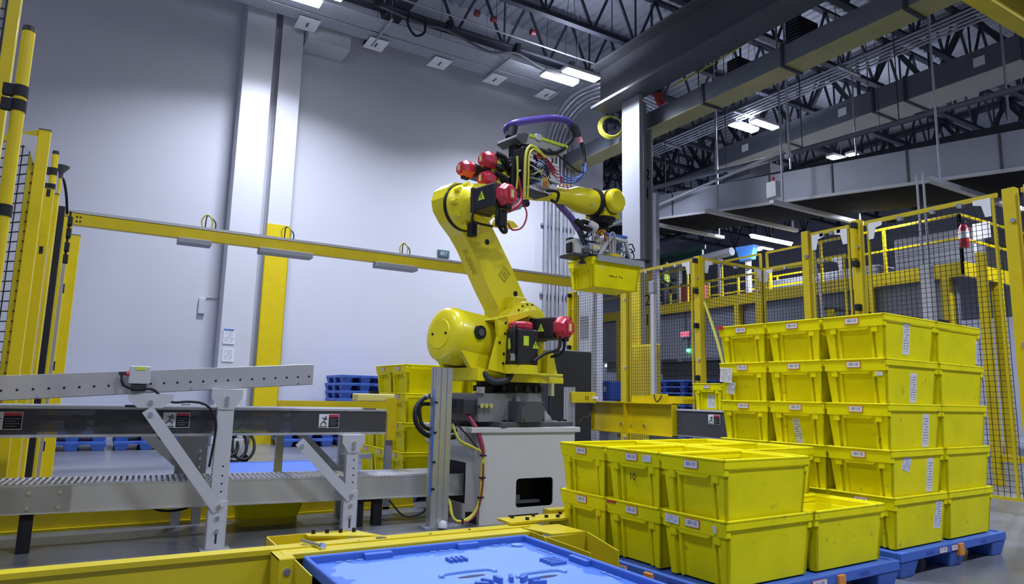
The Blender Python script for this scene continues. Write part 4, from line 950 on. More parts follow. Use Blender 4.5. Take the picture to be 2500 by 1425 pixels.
G().tube([(2.23, 4.87, .25), (2.23, 4.868, .6), (2.232, 4.87, .95), (2.235, 4.90, 1.05)], .007).obj('cable', CABLEB, t)
g = G(); [g.box(2.235, 2.26, 4.86, 4.885, z-.008, z+.008) for z in (.3, .5, .72, .95)]; g.obj('cable_clip', BLACK, t)
alu_post(4.55, 6.3, 1.12, .10, .09, 'short slotted aluminium post right of the robot base')
t = thing('bracket_arm', 'yellow bracket plate on the short aluminium post with hanging sensor cable', 'bracket', (4.7, 6.2, 1))
G().box(4.53, 4.85, 6.20, 6.24, .955, 1.075).obj('plate', YEL, t, bevel=.003)
G().box(4.80, 4.87, 6.19, 6.2, 1.0, 1.03).obj('white_label', PAPER, t)
g = G(); [g.cyl((4.7+a*.03, 6.19, 1.0+b2*.025), (4.7+a*.03, 6.2, 1.0+b2*.025), .006, n=8) for a in (0, 1) for b2 in (0, 1)]; g.obj('hole', BLACK, t)
G().box(4.74, 4.78, 6.17, 6.21, .88, .955).obj('sensor', BLACK, t)
G().tube([(4.76, 6.19, .88), (4.72, 6.17, .80), (4.62, 6.15, .78), (4.56, 6.15, .68)], .008).obj('cable', BLACK, t)
# ------------------------------------------------------------------ yellow floor guards
t = thing('floor_curb', 'low yellow steel curb on the floor behind the low conveyor', 'curb', (1, 5.85, 0))
G().box(-2.2, 2.55, 5.93, 5.99, .02, .20).obj('plate', YEL_WORN, t)
G().box(-2.2, 2.55, 5.90, 6.02, 0, .02).obj('base_flange', YEL_WORN, t)
t = thing('yellow_floor_block', 'chunky yellow block on the floor beside the curb, under the low conveyor', 'block', (1.2, 5.75, 0))
g = G(); g.tb((1.0, 1.42, 5.55, 5.8, .05), (.93, 1.50, 5.52, 5.84, .28)); g.obj('body', TOTE, t, bevel=.01)
G().box(1.12, 1.28, 5.505, 5.52, .16, .22).obj('orange_label', mat('amber', (.8, .5, .02), .5), t)
G().box(1.0, 1.42, 5.56, 5.8, 0, .05).obj('foot', YEL_WORN, t)
# near yellow beam in the foreground
t = thing('guard_beam', 'long yellow steel guard beam along the bottom of the photo, in front of the conveyors', 'guard beam', (.9, 3.5, 0))
G().box(-2.5, 2.30, 3.435, 3.55, 0, .27).obj('beam', YEL_WORN, t, bevel=.006)
G().box(.80, 2.14, 3.318, 3.435, .245, .272).obj('top_plate', YEL_WORN, t, bevel=.004)
G().box(-2.5, 2.2, 3.42, 3.435, .255, .278).obj('edge_lip', YEL_WORN, t)
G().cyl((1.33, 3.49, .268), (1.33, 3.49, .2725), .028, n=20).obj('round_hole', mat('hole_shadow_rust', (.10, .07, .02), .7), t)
g = G(); [g.cyl((x, 3.425, .10), (x, 3.436, .10), .016, n=12) for x in (.42, -.6)]; g.obj('bolt', STEEL, t)
g = G(); [g.cyl((x, y, .27), (x, y, .274), .008, n=8) for x, y in ((1.6, 3.47), (1.85, 3.5), (1.2, 3.46))]; g.obj('small_hole', DARK, t)
G().cyl((.93, 3.52, .285), (.985, 3.37, .284), .009, n=10).cyl((.985, 3.37, .284), (.99, 3.35, .284), .016, n=10).obj('long_bolt', STEEL, t)
# corner bracket between beam and blue pallet
t = thing('corner_guide', 'yellow folded corner guide plate left of the blue pallet in the foreground', 'guide plate', (.82, 3.25, 0))
G().box(.765, .835, 3.24, 3.25, .0, .268).box(.765, .773, 3.25, 3.42, .0, .268).box(.765, .835, 3.25, 3.43, .262, .27).obj('bracket', YEL_WORN, t)
g = G(); g.add([(.828, 3.245, 0), (.865, 3.08, 0), (.865, 3.08, .225), (.828, 3.245, .265), (.834, 3.247, 0), (.871, 3.082, 0), (.871, 3.082, .225), (.834, 3.247, .265)], [(0, 1, 2, 3), (7, 6, 5, 4), (0, 4, 5, 1), (1, 5, 6, 2), (2, 6, 7, 3), (3, 7, 4, 0)])
g.obj('flared_wing', YEL_WORN, t)
G().cyl((.80, 3.230, .215), (.80, 3.24, .215), .011, n=6).cyl((.80, 3.234, .215), (.80, 3.24, .215), .016, n=16).obj('bolt', STEEL, t)
G().box(.768, .79, 3.236, 3.241, .12, .165).obj('slot', DARK, t)
# left rear tray behind the beam
t = thing('bolted_tray', 'yellow open bolted tray attached behind the guard beam near the short stand', 'bracket', (1.05, 3.62, .2))
G().box(.82, 1.25, 3.80, 3.81, .10, .262).box(.82, .828, 3.56, 3.81, .10, .262).box(.82, 1.30, 3.56, 3.80, .10, .11).obj('tray', YEL_WORN, t)
G().prism([(1.02, 3.80), (1.30, 3.76), (1.38, 3.58), (1.02, 3.74)], 2, .252, .262).obj('gusset', YEL_WORN, t)
g = G(); [g.cyl((1.06+i*.07, 3.785-i*.012, .262), (1.06+i*.07, 3.785-i*.012, .282), .011, n=8) for i in range(4)]; g.obj('bolt', BLACK, t)
G().box(.9, .96, 3.6, 3.7, 0, .1).obj('foot', YEL_WORN, t)
# right guide assembly
t = thing('flared_guide', 'yellow flared guide assembly with black bolts right of the blue pallet corner', 'guide plate', (2.3, 3.4, .1))
G().box(2.12, 2.62, 3.50, 3.66, .272, .290).obj('bolted_plate', YEL_WORN, t, bevel=.004)
g = G(); [g.cyl((x, y, .285), (x, y, .305), .012, n=8) for x, y in ((2.25, 3.53), (2.35, 3.62), (2.47, 3.53), (2.55, 3.62), (2.2, 3.62), (2.4, 3.55), (2.58, 3.54))]; g.obj('bolt', BLACK, t)
g = G(); [g.cyl((x, 3.58, .284), (x, 3.58, .2865), .035, n=20) for x in (2.3, 2.5)]; g.obj('round_mark', mat('amber', (.8, .5, .02), .5), t)
G().box(2.50, 2.66, 3.66, 3.74, .18, .31).obj('upright_box', YEL_WORN, t)
G().prism([(2.145, 3.43), (2.40, 3.43), (2.42, 3.18), (2.20, 3.20)], 2, .262, .272).obj('top_sheet', YEL_WORN, t)
g = G(); g.add([(2.135, 3.36, .02), (2.20, 2.86, .02), (2.20, 2.86, .24), (2.135, 3.36, .27), (2.143, 3.36, .02), (2.208, 2.86, .02), (2.208, 2.86, .24), (2.143, 3.36, .27)], [(0, 1, 2, 3), (7, 6, 5, 4), (0, 4, 5, 1), (1, 5, 6, 2), (2, 6, 7, 3), (3, 7, 4, 0)])
g.obj('inner_wing', YEL_WORN, t)
g = G(); g.add([(2.42, 3.18, .0), (2.33, 2.80, .0), (2.33, 2.80, .25), (2.42, 3.18, .27), (2.43, 3.18, .0), (2.34, 2.80, .0), (2.34, 2.80, .25), (2.43, 3.18, .27)], [(0, 1, 2, 3), (7, 6, 5, 4), (0, 4, 5, 1), (1, 5, 6, 2), (2, 6, 7, 3), (3, 7, 4, 0)])
g.obj('outer_wing', YEL_WORN, t)
G().box(2.14, 2.42, 3.18, 3.19, .10, .262).obj('cross_plate', YEL_WORN, t)
G().box(2.15, 2.4, 3.2, 3.42, 0, .02).obj('base', YEL_WORN, t)
# ------------------------------------------------------------------ yellow channel guard and short belt conveyor right of the robot
t = thing('channel_guard', 'yellow steel channel guard with a middle rib, right of the robot base', 'guard', (6, 7, 0))
GX = 6.0
g = G(); g.box(GX+.02, GX+.035, 6.12, 7.84, .57, .965); g.box(GX-.06, GX+.09, 6.12, 7.84, .955, .967); g.box(GX-.06, GX+.09, 6.12, 7.84, .568, .58)
g.box(GX-.06, GX+.03, 6.12, 6.132, .57, .965); g.box(GX-.06, GX+.03, 7.82, 7.84, .57, .965); g.box(GX-.06, GX+.03, 7.00, 7.012, .57, .965); g.obj('channel', YEL, t)
for y in (6.95, 6.7, 7.15): G().cyl((GX+.005, y, .68), (GX+.02, y, .68), .016, n=10).obj('bolt', STEEL, t)
G().box(GX+.0, GX+.15, 6.3, 6.6, 0, .568).box(GX, GX+.15, 7.4, 7.6, 0, .568).obj('leg', GALV, t)
G().box(GX+.05, GX+.25, 6.05, 6.98, .967, 1.055).obj('top_box', YEL, t)
G().box(GX+.02, GX+.08, 6.33, 6.58, .967, 1.08).obj('sensor_box', YEL, t)
G().tube([(GX, 6.5, 1.07), (GX-.02, 6.45, 1.0), (GX-.02, 6.4, .99), (GX, 6.36, 1.06)], .008).obj('cable', BLACK, t)
t = thing('exit_conveyor', 'short belt conveyor with a dark side cover and danger sticker beside the yellow guard', 'conveyor', (6.3, 5.3, 0))
G().box(GX, GX+.004, 4.5, 6.10, .60, .885).obj('side_cover', TINT, t)
G().box(GX+.05, GX+.06, 4.5, 6.10, .60, .885).obj('inner_plate', BLACK, t)
G().box(GX-.01, GX+.06, 4.5, 6.10, .885, .905).obj('upper_trim', LGREY, t); G().box(GX-.01, GX+.02, 4.5, 6.10, .585, .60).obj('lower_trim', GALV, t)
G().box(GX+.06, GX+.55, 4.5, 6.10, .88, .90).obj('belt', BLACK, t); G().box(GX+.55, GX+.6, 4.5, 6.10, .60, .95).obj('far_side', YEL, t)
G().box(GX+.1, GX+.5, 4.7, 4.8, 0, .6).box(GX+.1, GX+.5, 5.8, 5.9, 0, .6).obj('leg', GALV, t)
danger(GX-.001, 5.52, .80, t, .17, .11, d=(-1, 0, 0))
# ------------------------------------------------------------------ totes
TL, TW, TH_, TP = .672, .420, .308, .28
def tote_body(notch=True, open_in=True):
    g = G(); e = .006
    hx0, hx1, hy0, hy1 = .300, .322, .176, .199        # half sizes at the bottom and under the rim
    r = .026                                            # recess of the short-end panels
    zt = .262
    lx = lambda z: hx0+(hx1-hx0)*z/zt
    ly = lambda z: hy0+(hy1-hy0)*z/zt
    # outer skin: floor, long sides, recessed ends
    g.tb((-hx0+r, hx0-r, -hy0, hy0, 0), (-hx0+r, hx0-r, -hy0, hy0, .008))
    for s in (-1, 1):
        y0a, y0b = sorted((s*hy0, s*(hy0-.008))); y1a, y1b = sorted((s*hy1, s*(hy1-.008)))
        g.tb((-hx0, hx0, y0a, y0b, 0), (-hx1, hx1, y1a, y1b, zt))
        xa, xb = sorted((s*(hx0-r), s*(hx0-r-.008))); xc, xd = sorted((s*(hx1-r), s*(hx1-r-.008)))
        g.tb((xa, xb, -hy0, hy0, 0), (xc, xd, -hy1, hy1, zt))
        for q in (-1, 1):     # corner columns and ribs on the short ends
            def col(a, b, top=zt, inset=0, ta=0, tb_=0):
                x0_, x1_ = sorted((s*(hx0-inset), s*(hx0-r))); x2_, x3_ = sorted((s*(hx1-inset), s*(hx1-r)))
                y0_, y1_ = sorted((q*a, q*b)); y2_, y3_ = sorted((q*(a+ta), q*(b+tb_)))
                g.tb((x0_, x1_, y0_, y1_, 0), (x2_, x3_, y2_, y3_, top))
            col(.138, hy0, ta=-.002, tb_=hy1-hy0)
            col(.100, .116, inset=.008, ta=-.004, tb_=.0)
        # skirt below the rim with two tabs and a dipped middle
        x0_, x1_ = sorted((s*(hx1-r), s*(hx1+.006)))
        g.box(x0_, x1_, -hy1-.004, hy1+.004, .228, .300)
        if notch:
            P_ = [(-.115, .230), (-.085, .212), (.085, .212), (.115, .230)]
            g.prism(P_, 0, x0_+.001, x1_+.001)
        for q in (-1, 1):
            y0_, y1_ = sorted((q*.118, q*.158)); g.box(x0_+.001, x1_-.001, y0_, y1_, .192, .230)
    # rim lip
    for s in (-1, 1):
        y0_, y1_ = sorted((s*(TW/2), s*(TW/2-.016))); g.box(-TL/2, TL/2, y0_, y1_, .296, TH_)
        y0_, y1_ = sorted((s*(TW/2-.002), s*(TW/2-.010))); g.box(-TL/2+.004, TL/2-.004, y0_, y1_, .262, .298)
        x0_, x1_ = sorted((s*(TL/2), s*(TL/2-.016))); g.box(x0_, x1_, -TW/2, TW/2, .296, TH_)
        x0_, x1_ = sorted((s*(TL/2-.006), s*(TL/2-.014))); g.box(x0_, x1_, -TW/2+.01, TW/2-.01, .228, .298)
    return g
def rim_label(parent, mm=BAR_Y, dy=0, end=-1):
    x0_, x1_ = sorted((end*(TL/2-.005), end*(TL/2+.0005)))
    return G().box(x0_, x1_, -.045+dy, .045+dy, .250, .288).obj('barcode_label', mm, parent, local=True)
def side_label(parent, x, z, w=.075, h=.16, tilt=0, mm=None):
    y = -(.176+(.023)*z/.262)
    g = G(); M = Matrix.Rotation(tilt, 3, 'Y'); V = []
    for a, b_ in ((-w/2, -h/2), (w/2, -h/2), (w/2, h/2), (-w/2, h/2)):
        v = M @ Vector((a, 0, b_)); zz = z+v.z; yy = -(.176+.023*zz/.262)-.0012
        V.append((x+v.x, yy, zz))
    V += [(a, b_+.0012, c) for a, b_, c in V]
    g.add(V, [(0, 1, 2, 3), (7, 6, 5, 4), (0, 4, 5, 1), (1, 5, 6, 2), (2, 6, 7, 3), (3, 7, 4, 0)])
    return g.obj('paper_label', mm or TXT_X, parent, local=True)
def end_label(parent, y, z, w=.06, h=.12, tilt=0, x=None, nm='paper_label'):
    g = G(); M = Matrix.Rotation(tilt, 3, 'X'); V = []
    for a, b_ in ((-w/2, -h/2), (w/2, -h/2), (w/2, h/2), (-w/2, h/2)):
        v = M @ Vector((0, a, b_)); zz = z+v.z
        xx = (-(.300+.022*zz/.262)+.026-.0012) if x is None else x
        V.append((xx, y+v.y, zz))
    V += [(a+.0012, b_, c) for a, b_, c in V]
    g.add(V, [(0, 1, 2, 3), (7, 6, 5, 4), (0, 4, 5, 1), (1, 5, 6, 2), (2, 6, 7, 3), (3, 7, 4, 0)])
    return g.obj(nm, TXT_Y, parent, local=True)
root = thing('yellow_tote', 'x', 'tote')
b0 = tote_body().obj('tote_body', TOTE, root, local=True, bevel=.003, seg=1)
rim_label(root)
PROTO = root; used = [False]
def tote(x, y, z, rz, label, group):
    if not used[0]: o = PROTO; used[0] = True
    else:
        o = PROTO.copy(); COL.objects.link(o)
        for ch in PROTO_KIDS: c = ch.copy(); COL.objects.link(c); c.parent = o
    o.location = (x, y, z); o.rotation_euler = (0, 0, rz); o['label'] = label; o['group'] = group
    return o
PROTO_KIDS = list(root.children)
LAYER5 = ['at the bottom on the blue pallet', 'second from the bottom', 'in the middle layer', 'second from the top', 'on top']
def stack(cx, cy, rot, cells, group, namer, pal=.15, Wd=1.2855, Ld=1.37):
    """cells: (a, b, layer) with a = 0/1 along the long side direction, b = 0..2 across"""
    out = {}; r = R(rot); u = Vector((math.cos(r), math.sin(r), 0)); v = Vector((-u.y, u.x, 0)); c0 = Vector((cx, cy, 0))
    for a, b_, k in cells:
        rnd = random.Random(a*100+b_*10+k)
        P = c0+u*(Ld/2*(a+.5)+rnd.uniform(-.004, .004))+v*(Wd/3*(b_+.5)+rnd.uniform(-.003, .003))
        out[(a, b_, k)] = tote(P.x, P.y, pal+k*TP, r+R(rnd.uniform(-.5, .5)), namer(a, b_, k), group)
    return out, c0, u, v
BN = ['right column', 'middle column', 'left column']
tall, c0, u_t, v_t = stack(4.142, 2.415, 3.12, [(0, b_, k) for k in range(5) for b_ in range(3)]+[(1, 0, k) for k in range(5)], 'yellow totes in the tall five layer stack',
    lambda a, b_, k: ('yellow tote of the tall stack, ' + (BN[b_] if a == 0 else 'far right column') + ', ' + LAYER5[k]))
f_cells = [(0, b_, k) for k in range(2) for b_ in range(3)]+[(1, 0, 0), (1, 1, 0), (1, 2, 0), (1, 1, 1), (1, 2, 1)]
def fn(a, b_, k):
    if a == 0: return 'open yellow tote of the low front stack, ' + BN[b_] + (', upper layer' if k else ', lower layer')
    if (b_, k) == (0, 0): return 'single open yellow tote on the right end of the low front pallet'
    return 'yellow tote of the low front stack, rear row, ' + ('middle' if b_ == 1 else 'far') + (' one, upper layer' if k else ' one, lower layer')
front, c1, u_f, v_f = stack(2.5385, 2.277, 2.05, f_cells, 'yellow totes in the low front stack', fn)
back, c2, u_b, v_b = stack(2.53, 6.2, 0, [(0, b_, k) for k in range(4) for b_ in range(3) if not (k >= 2 and b_ == 2)]+[(1, 0, k) for k in range(4)], 'yellow totes behind the robot',
    lambda a, b_, k: 'yellow tote behind the robot pedestal, ' + (['nearest column', 'middle column', 'leftmost column'][b_] if a == 0 else 'column hidden by the robot') + ', ' + ['bottom layer', 'second layer', 'third layer', 'top layer'][k])
# paper labels and marks that single totes carry in the photo
def own(o):   # labels of one tote only
    return o
side_label(tall[(0, 0, 4)], -.04, .165, .085, .21); side_label(tall[(0, 0, 3)], .02, .13, .08, .19, mm=TXT_X)
side_label(tall[(0, 0, 2)], .14, .14, .08, .21); side_label(tall[(0, 0, 1)], .16, .14, .08, .21); side_label(tall[(0, 0, 1)], -.14, .22, .10, .09, .25)
side_label(tall[(0, 0, 0)], .22, .17, .09, .17, .15)
side_label(tall[(1, 0, 4)], .29, .13, .03, .16)
end_label(tall[(0, 1, 2)], .02, .10, .055, .19, -.12)
end_label(tall[(0, 2, 3)], .14, .215, .11, .11, .08, x=-.342); end_label(tall[(0, 2, 3)], .11, .12, .07, .09, .2, x=-.325)
end_label(tall[(0, 0, 3)], -.16, .21, .04, .025, 0, x=-.331)
end_label(front[(0, 1, 1)], -.12, .27, .06, .035, 0, x=-.338)
end_label(front[(0, 0, 0)], .13, .27, .09, .04, .05, x=-.338); end_label(front[(0, 0, 0)], -.14, .262, .02, .035, 0, x=-.338)
G().box(-.3375, -.331, .13, .20, .285, .297).obj('red_mark', RED, front[(0, 1, 0)], local=True)
G().box(-.342, -.331, .16, .213, .285, .312).obj('red_clip', RED, tall[(0, 2, 4)], local=True)
text('handwritten_number', '10', .055, front[(0, 1, 1)].location+Vector((-.313, 0, .16)), facing((-1, 0, 0)), BLACK, front[(0, 1, 1)], .0005)
# tote on the exit conveyor, and marks
to = tote(6.36, 5.66, .90, R(2), 'lone yellow tote standing on the short belt conveyor behind the tall stack', 'yellow tote on the exit conveyor')
end_label(to, -.02, .10, .10, .15, .03)
# ------------------------------------------------------------------ blue plastic pallets
def pallet_parts(t, L, W_, h=.15, top='plain', clips=(), m_=BLUE):
    """built in the local frame: x 0..L, y 0..W"""
    z0 = h-.055
    g = G(); g.box(.03, L-.03, .03, W_-.03, h-.03, h-.008); g.obj('deck', m_, t, local=True, bevel=.004)
    g = G()
    g.box(0, L, 0, .03, z0, h); g.box(0, L, W_-.03, W_, z0, h); g.box(0, .03, .03, W_-.03, z0, h); g.box(L-.03, L, .03, W_-.03, z0, h)
    g.obj('rim', m_, t, local=True, bevel=.006)
    for i, fx in enumerate((.0, L/2-.11, L-.22)):
        for j, fy in enumerate((.0, W_/2-.10, W_-.2)):
            g = G(); g.tb((fx+.03, fx+.19, fy+.025, fy+.175, 0), (fx+.004, fx+.216, fy+.004, fy+.196, z0)); g.obj('foot', m_, t, local=True, bevel=.008)
    g = G()
    for fx in (.30, L-.40): g.box(fx, fx+.09, -.001, .002, z0+.015, z0+.035); g.box(fx, fx+.09, W_-.002, W_+.001, z0+.015, z0+.035)
    for fy in (.28, W_-.38): g.box(-.001, .002, fy, fy+.09, z0+.015, z0+.035)
    g.obj('slot', BLUEDK, t, local=True)
    for (x, y, d) in clips:
        g = G(); (g.box(x-.03, x+.03, y-.015, y+.01, z0-.03, z0+.045) if d == 'y' else g.box(x-.015, x+.01, y-.03, y+.03, z0-.03, z0+.045)); g.obj('orange_clip', ORANGE, t, local=True, bevel=.004)
t = thing('blue_pallet', 'blue plastic pallet carrying the tall five layer tote stack', 'pallet', (c0-u_t*.03-v_t*.03), R(3.12), 'blue plastic pallets on the floor')
pallet_parts(t, 1.44, 1.36, clips=((.74, 0, 'y'),))
G().box(.62, .70, -.004, 0, .105, .135).obj('label', BAR_X, t, local=True); G().box(.46, .56, -.004, 0, .105, .135).obj('label', BAR_X, t, local=True)
t = thing('blue_pallet', 'blue plastic pallet with orange clips carrying the low front tote stack', 'pallet', (c1-u_f*.03-v_f*.03), R(2.05), 'blue plastic pallets on the floor')
pallet_parts(t, 1.44, 1.36, clips=((.86, 0, 'y'), (0, .50, 'x')))
G().box(.62, .74, -.004, 0, .10, .135).obj('label', BAR_X, t, local=True); G().box(-.004, 0, .66, .78, .10, .135).obj('label', BAR_Y, t, local=True)
t = thing('blue_pallet', 'blue plastic pallet under the totes behind the robot', 'pallet', (c2-Vector((.03, .03, 0))), 0, 'blue plastic pallets on the floor')
pallet_parts(t, 1.44, 1.36)
t = thing('blue_pallet', 'empty blue pallet lying on the floor left of the totes behind the robot', 'pallet', (1.25, 7.75, 0), R(0), 'blue plastic pallets on the floor')
pallet_parts(t, 1.25, 1.2)
for x, y, n, lb in ((-.75, 12.95, 2, 'in the pair against the white wall by the left fence'), (.30, 12.95, 2, 'in the pair against the white wall behind the tall stand'), (2.95, 13.0, 2, 'in the pair against the white wall right of the yellow column'), (4.0, 13.0, 9, 'in the tall pile against the white wall')):
    for k in range(n):
        if n == 2: lab = ('upper' if k else 'lower')+' blue pallet '+lb
        else: lab = 'blue pallet '+lb+', '+['resting on the floor', 'second up', 'third up', 'fourth up', 'fifth up', 'sixth up', 'third from the top', 'second from the top', 'topmost'][k]
        t = thing('blue_pallet', lab, 'pallet', (x, y, k*.15), R(.4*((k*7) % 5-2)) if n > 2 else 0, 'blue pallets against the white wall')
        pallet_parts(t, .95 if n < 3 else .95, 1.1)
# foreground pallet: moulded top, lighter in the middle with a wavy darker edge
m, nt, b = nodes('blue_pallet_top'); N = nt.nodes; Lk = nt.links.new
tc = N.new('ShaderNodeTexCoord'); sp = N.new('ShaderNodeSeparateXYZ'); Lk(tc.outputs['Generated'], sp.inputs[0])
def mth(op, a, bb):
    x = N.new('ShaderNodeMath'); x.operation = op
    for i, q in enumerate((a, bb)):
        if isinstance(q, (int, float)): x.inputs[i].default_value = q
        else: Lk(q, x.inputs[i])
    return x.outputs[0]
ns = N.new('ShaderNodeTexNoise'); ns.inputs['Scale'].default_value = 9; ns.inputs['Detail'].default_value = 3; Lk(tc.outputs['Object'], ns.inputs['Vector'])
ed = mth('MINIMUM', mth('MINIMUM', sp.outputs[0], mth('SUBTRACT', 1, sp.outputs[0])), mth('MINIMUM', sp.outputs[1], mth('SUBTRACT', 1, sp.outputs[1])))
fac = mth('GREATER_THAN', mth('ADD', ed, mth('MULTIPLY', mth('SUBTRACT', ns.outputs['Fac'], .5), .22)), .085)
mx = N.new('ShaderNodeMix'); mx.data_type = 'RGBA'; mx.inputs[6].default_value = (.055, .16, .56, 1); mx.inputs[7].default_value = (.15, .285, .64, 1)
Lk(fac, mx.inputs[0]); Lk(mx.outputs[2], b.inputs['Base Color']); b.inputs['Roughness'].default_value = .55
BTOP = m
t = thing('moulded_pallet', 'large light blue moulded pallet in the foreground with handle slots', 'pallet', (.885, 2.09, .08))
L_, W2 = 1.21, 1.22
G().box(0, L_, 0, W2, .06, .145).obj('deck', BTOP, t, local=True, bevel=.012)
g = G(); zt = .180
g.box(0, L_, 0, .022, .02, zt); g.box(0, L_, W2-.022, W2, .02, zt); g.box(0, .022, .022, W2-.022, .02, zt); g.box(L_-.022, L_, .022, W2-.022, .02, zt)
g.obj('rim', BLUE, t, local=True, bevel=.008)
LB = mat('light_blue_plastic', (.17, .32, .68), .5, var=.05)
g = G()
for x in (.14, .19, .24, .62, .67, .72, .98, 1.03): g.box(x, x+.032, W2-.055, W2-.044, .145, .151)
for y in (.98, .93, .88, .45, .40, .35): g.box(L_-.055, L_-.044, y, y+.032, .145, .151)
g.obj('moulded_dash', LB, t, local=True)
g = G(); g.box(.28, .42, W2-.06, W2-.021, .12, .172); g.box(.78, .90, W2-.05, W2-.021, .12, .172); g.box(L_-.05, L_-.021, .60, .74, .12, .172)
g.obj('rim_block', BLUE, t, local=True, bevel=.004)
for cx, cy, aa in ((.62, .93, 0), (1.02, .68, 1)):       # recessed corner blocks with ribs
    g = G()
    for i in range(4): g.box(cx+(i*.026 if not aa else 0), cx+(i*.026+.014 if not aa else .09), cy+(0 if not aa else i*.03), cy+(.07 if not aa else i*.03+.015), .135, .162)
    g.obj('rib_block', BLUE, t, local=True, bevel=.004)
def arch(cx, cy, w):
    g = G(); g.tube([(cx-w/2, cy-.01, .146), (cx-w/2+.01, cy+.02, .148), (cx-w/4, cy+.035, .149), (cx+w/4, cy+.035, .149), (cx+w/2-.01, cy+.02, .148), (cx+w/2, cy-.02, .146)], .011, 8)
    g.obj('moulded_ridge', LB, t, local=True)
    g = G(); pts = [(cx+math.cos(a)*w*.26, cy-.035+math.sin(a)*.017) for a in [2*math.pi*i/20 for i in range(20)]]; g.prism(pts, 2, .1435, .1458); g.obj('hand_slot', mat('slot_navy', (.01, .015, .10), .6), t, local=True)
arch(.60, .72, .26); arch(.89, .57, .24); arch(.45, .52, .22)
g = G()
for i in range(9):
    a = R(200-i*27); x, y = .66+math.cos(a)*.13, .45+math.sin(a)*.10
    g.cb((x, y, .155), .018, .06, .03, Matrix.Rotation(a-math.pi/2, 3, 'Z'))
g.obj('fan_rib', BLUE, t, local=True, bevel=.004)
G().cyl((1.10, 1.12, .14), (1.10, 1.12, .155), .03, n=20).obj('round_boss', LB, t, local=True)
for x in (.1, .55, 1.0):
    for y in (.08, .55, 1.05): G().tb((x-.05, x+.05, y-.05, y+.05, -.08), (x-.07, x+.07, y-.07, y+.07, .06)).obj('foot', BLUE, t, local=True)
# ------------------------------------------------------------------ robot pedestal
PX0, PX1, PY0, PY1 = 2.665, 3.585, 4.885, 5.80
PED = mat('pedestal_paint', (.60, .60, .58), .45, var=.03)
t = thing('robot_pedestal', 'large off-white steel pedestal with a rounded dark window, carrying the yellow robot', 'pedestal', ((PX0+PX1)/2, (PY0+PY1)/2, 0))
g = G()
hx0, hx1, hz0, hz1 = 3.0, 3.365, .115, .345
for a in ((PX0, hx0, .0, .715), (hx1, PX1, .0, .715), (hx0, hx1, hz1, .715), (hx0, hx1, 0, hz0)): g.box(a[0], a[1], PY0, PY0+.012, a[2], a[3])
rr = .03
for cx, sx in ((hx0, 1), (hx1, -1)):
    for cz, sz in ((hz0, 1), (hz1, -1)):
        arc = [(cx+sx*rr-sx*rr*math.sin(q), cz+sz*rr-sz*rr*math.cos(q)) for q in [math.pi/2*i/6 for i in range(7)]]
        g.prism([(cx, cz)]+arc, 1, PY0, PY0+.012)
g.obj('front_plate', PED, t)
g = G(); g.box(PX1-.012, PX1, PY0+.012, PY1, 0, .715).box(PX0, PX1, PY1-.012, PY1, 0, .715)
g.box(PX0, PX0+.012, PY0+.012, PY1, .46, .715).box(PX0, PX0+.012, PY0+.012, 5.14, 0, .46).box(PX0, PX0+.012, 5.68, PY1, 0, .46).box(PX0, PX0+.012, 5.14, 5.68, 0, .13)
g.obj('side_plate', PED, t)
g = G(); g.prism([(PX0-.0, .715), (PX0-.0, .50), (PX0-.10, .60), (PX0-.10, .715)], 1, 5.0, 5.75); g.obj('side_gusset', LGREY, t)
G().box(PX0-.10, PX1+.05, PY0-.02, PY1+.02, .715, .757).obj('top_plate', PED, t, bevel=.005)
G().box(PX0+.02, PX1-.02, PY0+.25, PY1-.02, .005, .70).obj('dark_interior', BLACK, t)
G().box(3.02, 3.30, PY0+.10, PY0+.16, .13, .15).box(3.02, 3.1, PY0+.10, PY0+.16, .15, .20).obj('inner_bracket', DGREY, t)
g = G(); g.box(2.93, 3.22, PY0-.003, PY0, .0, .06); g.obj('fork_pocket', BLACK, t)
g = G(); g.add([(PX0-.002, 4.93, .0), (PX0-.002, 5.12, .0), (PX0-.002, 5.12, .07), (PX0-.002, 4.93, .10)], [(0, 1, 2, 3)]); g.obj('side_pocket', BLACK, t)
# cables strapped to the pedestal side
t = thing('pedestal_cables', 'yellow and red cable loops running down the left side of the robot pedestal', 'cables', (2.55, 4.9, 0))
def wire(pts, r, m_, nm, par, local=False, n=8): return G().tube(pts, r, n).obj(nm, m_, par, local=local)
wire([(2.56, 5.05, .95), (2.58, 4.98, .86), (2.63, 4.90, .74), (2.66, 4.865, .62), (2.67, 4.862, .55)], .018, mat('dark_red_hose', (.30, .03, .07), .45), 'red_hose', t)
wire([(2.56, 5.03, .93), (2.572, 5.0, .895)], .020, PAPER, 'white_band', t)
wire([(2.46, 5.0, .78), (2.50, 4.95, .66), (2.60, 4.88, .60), (2.665, 4.862, .55), (2.66, 4.862, .38), (2.655, 4.862, .22), (2.60, 4.862, .10), (2.50, 4.862, .05), (2.43, 4.87, .08), (2.41, 4.9, .20)], .011, CABLEY, 'yellow_cable', t)
wire([(2.46, 5.0, .74), (2.52, 4.94, .63), (2.64, 4.87, .58), (2.675, 4.855, .50), (2.672, 4.855, .35), (2.66, 4.855, .2), (2.59, 4.855, .085), (2.5, 4.855, .035), (2.42, 4.865, .09), (2.40, 4.9, .22)], .009, CABLEY, 'yellow_cable', t)
wire([(2.44, 4.98, .82), (2.55, 4.92, .70), (2.65, 4.87, .57)], .006, BLACK, 'black_cable', t)
wire([(2.67, 4.85, .48), (2.668, 4.85, .3), (2.63, 4.85, .12), (2.54, 4.85, .045), (2.44, 4.86, .06), (2.395, 4.89, .18)], .008, mat('dark_red_hose', (.30, .03, .07), .45), 'red_cable', t)
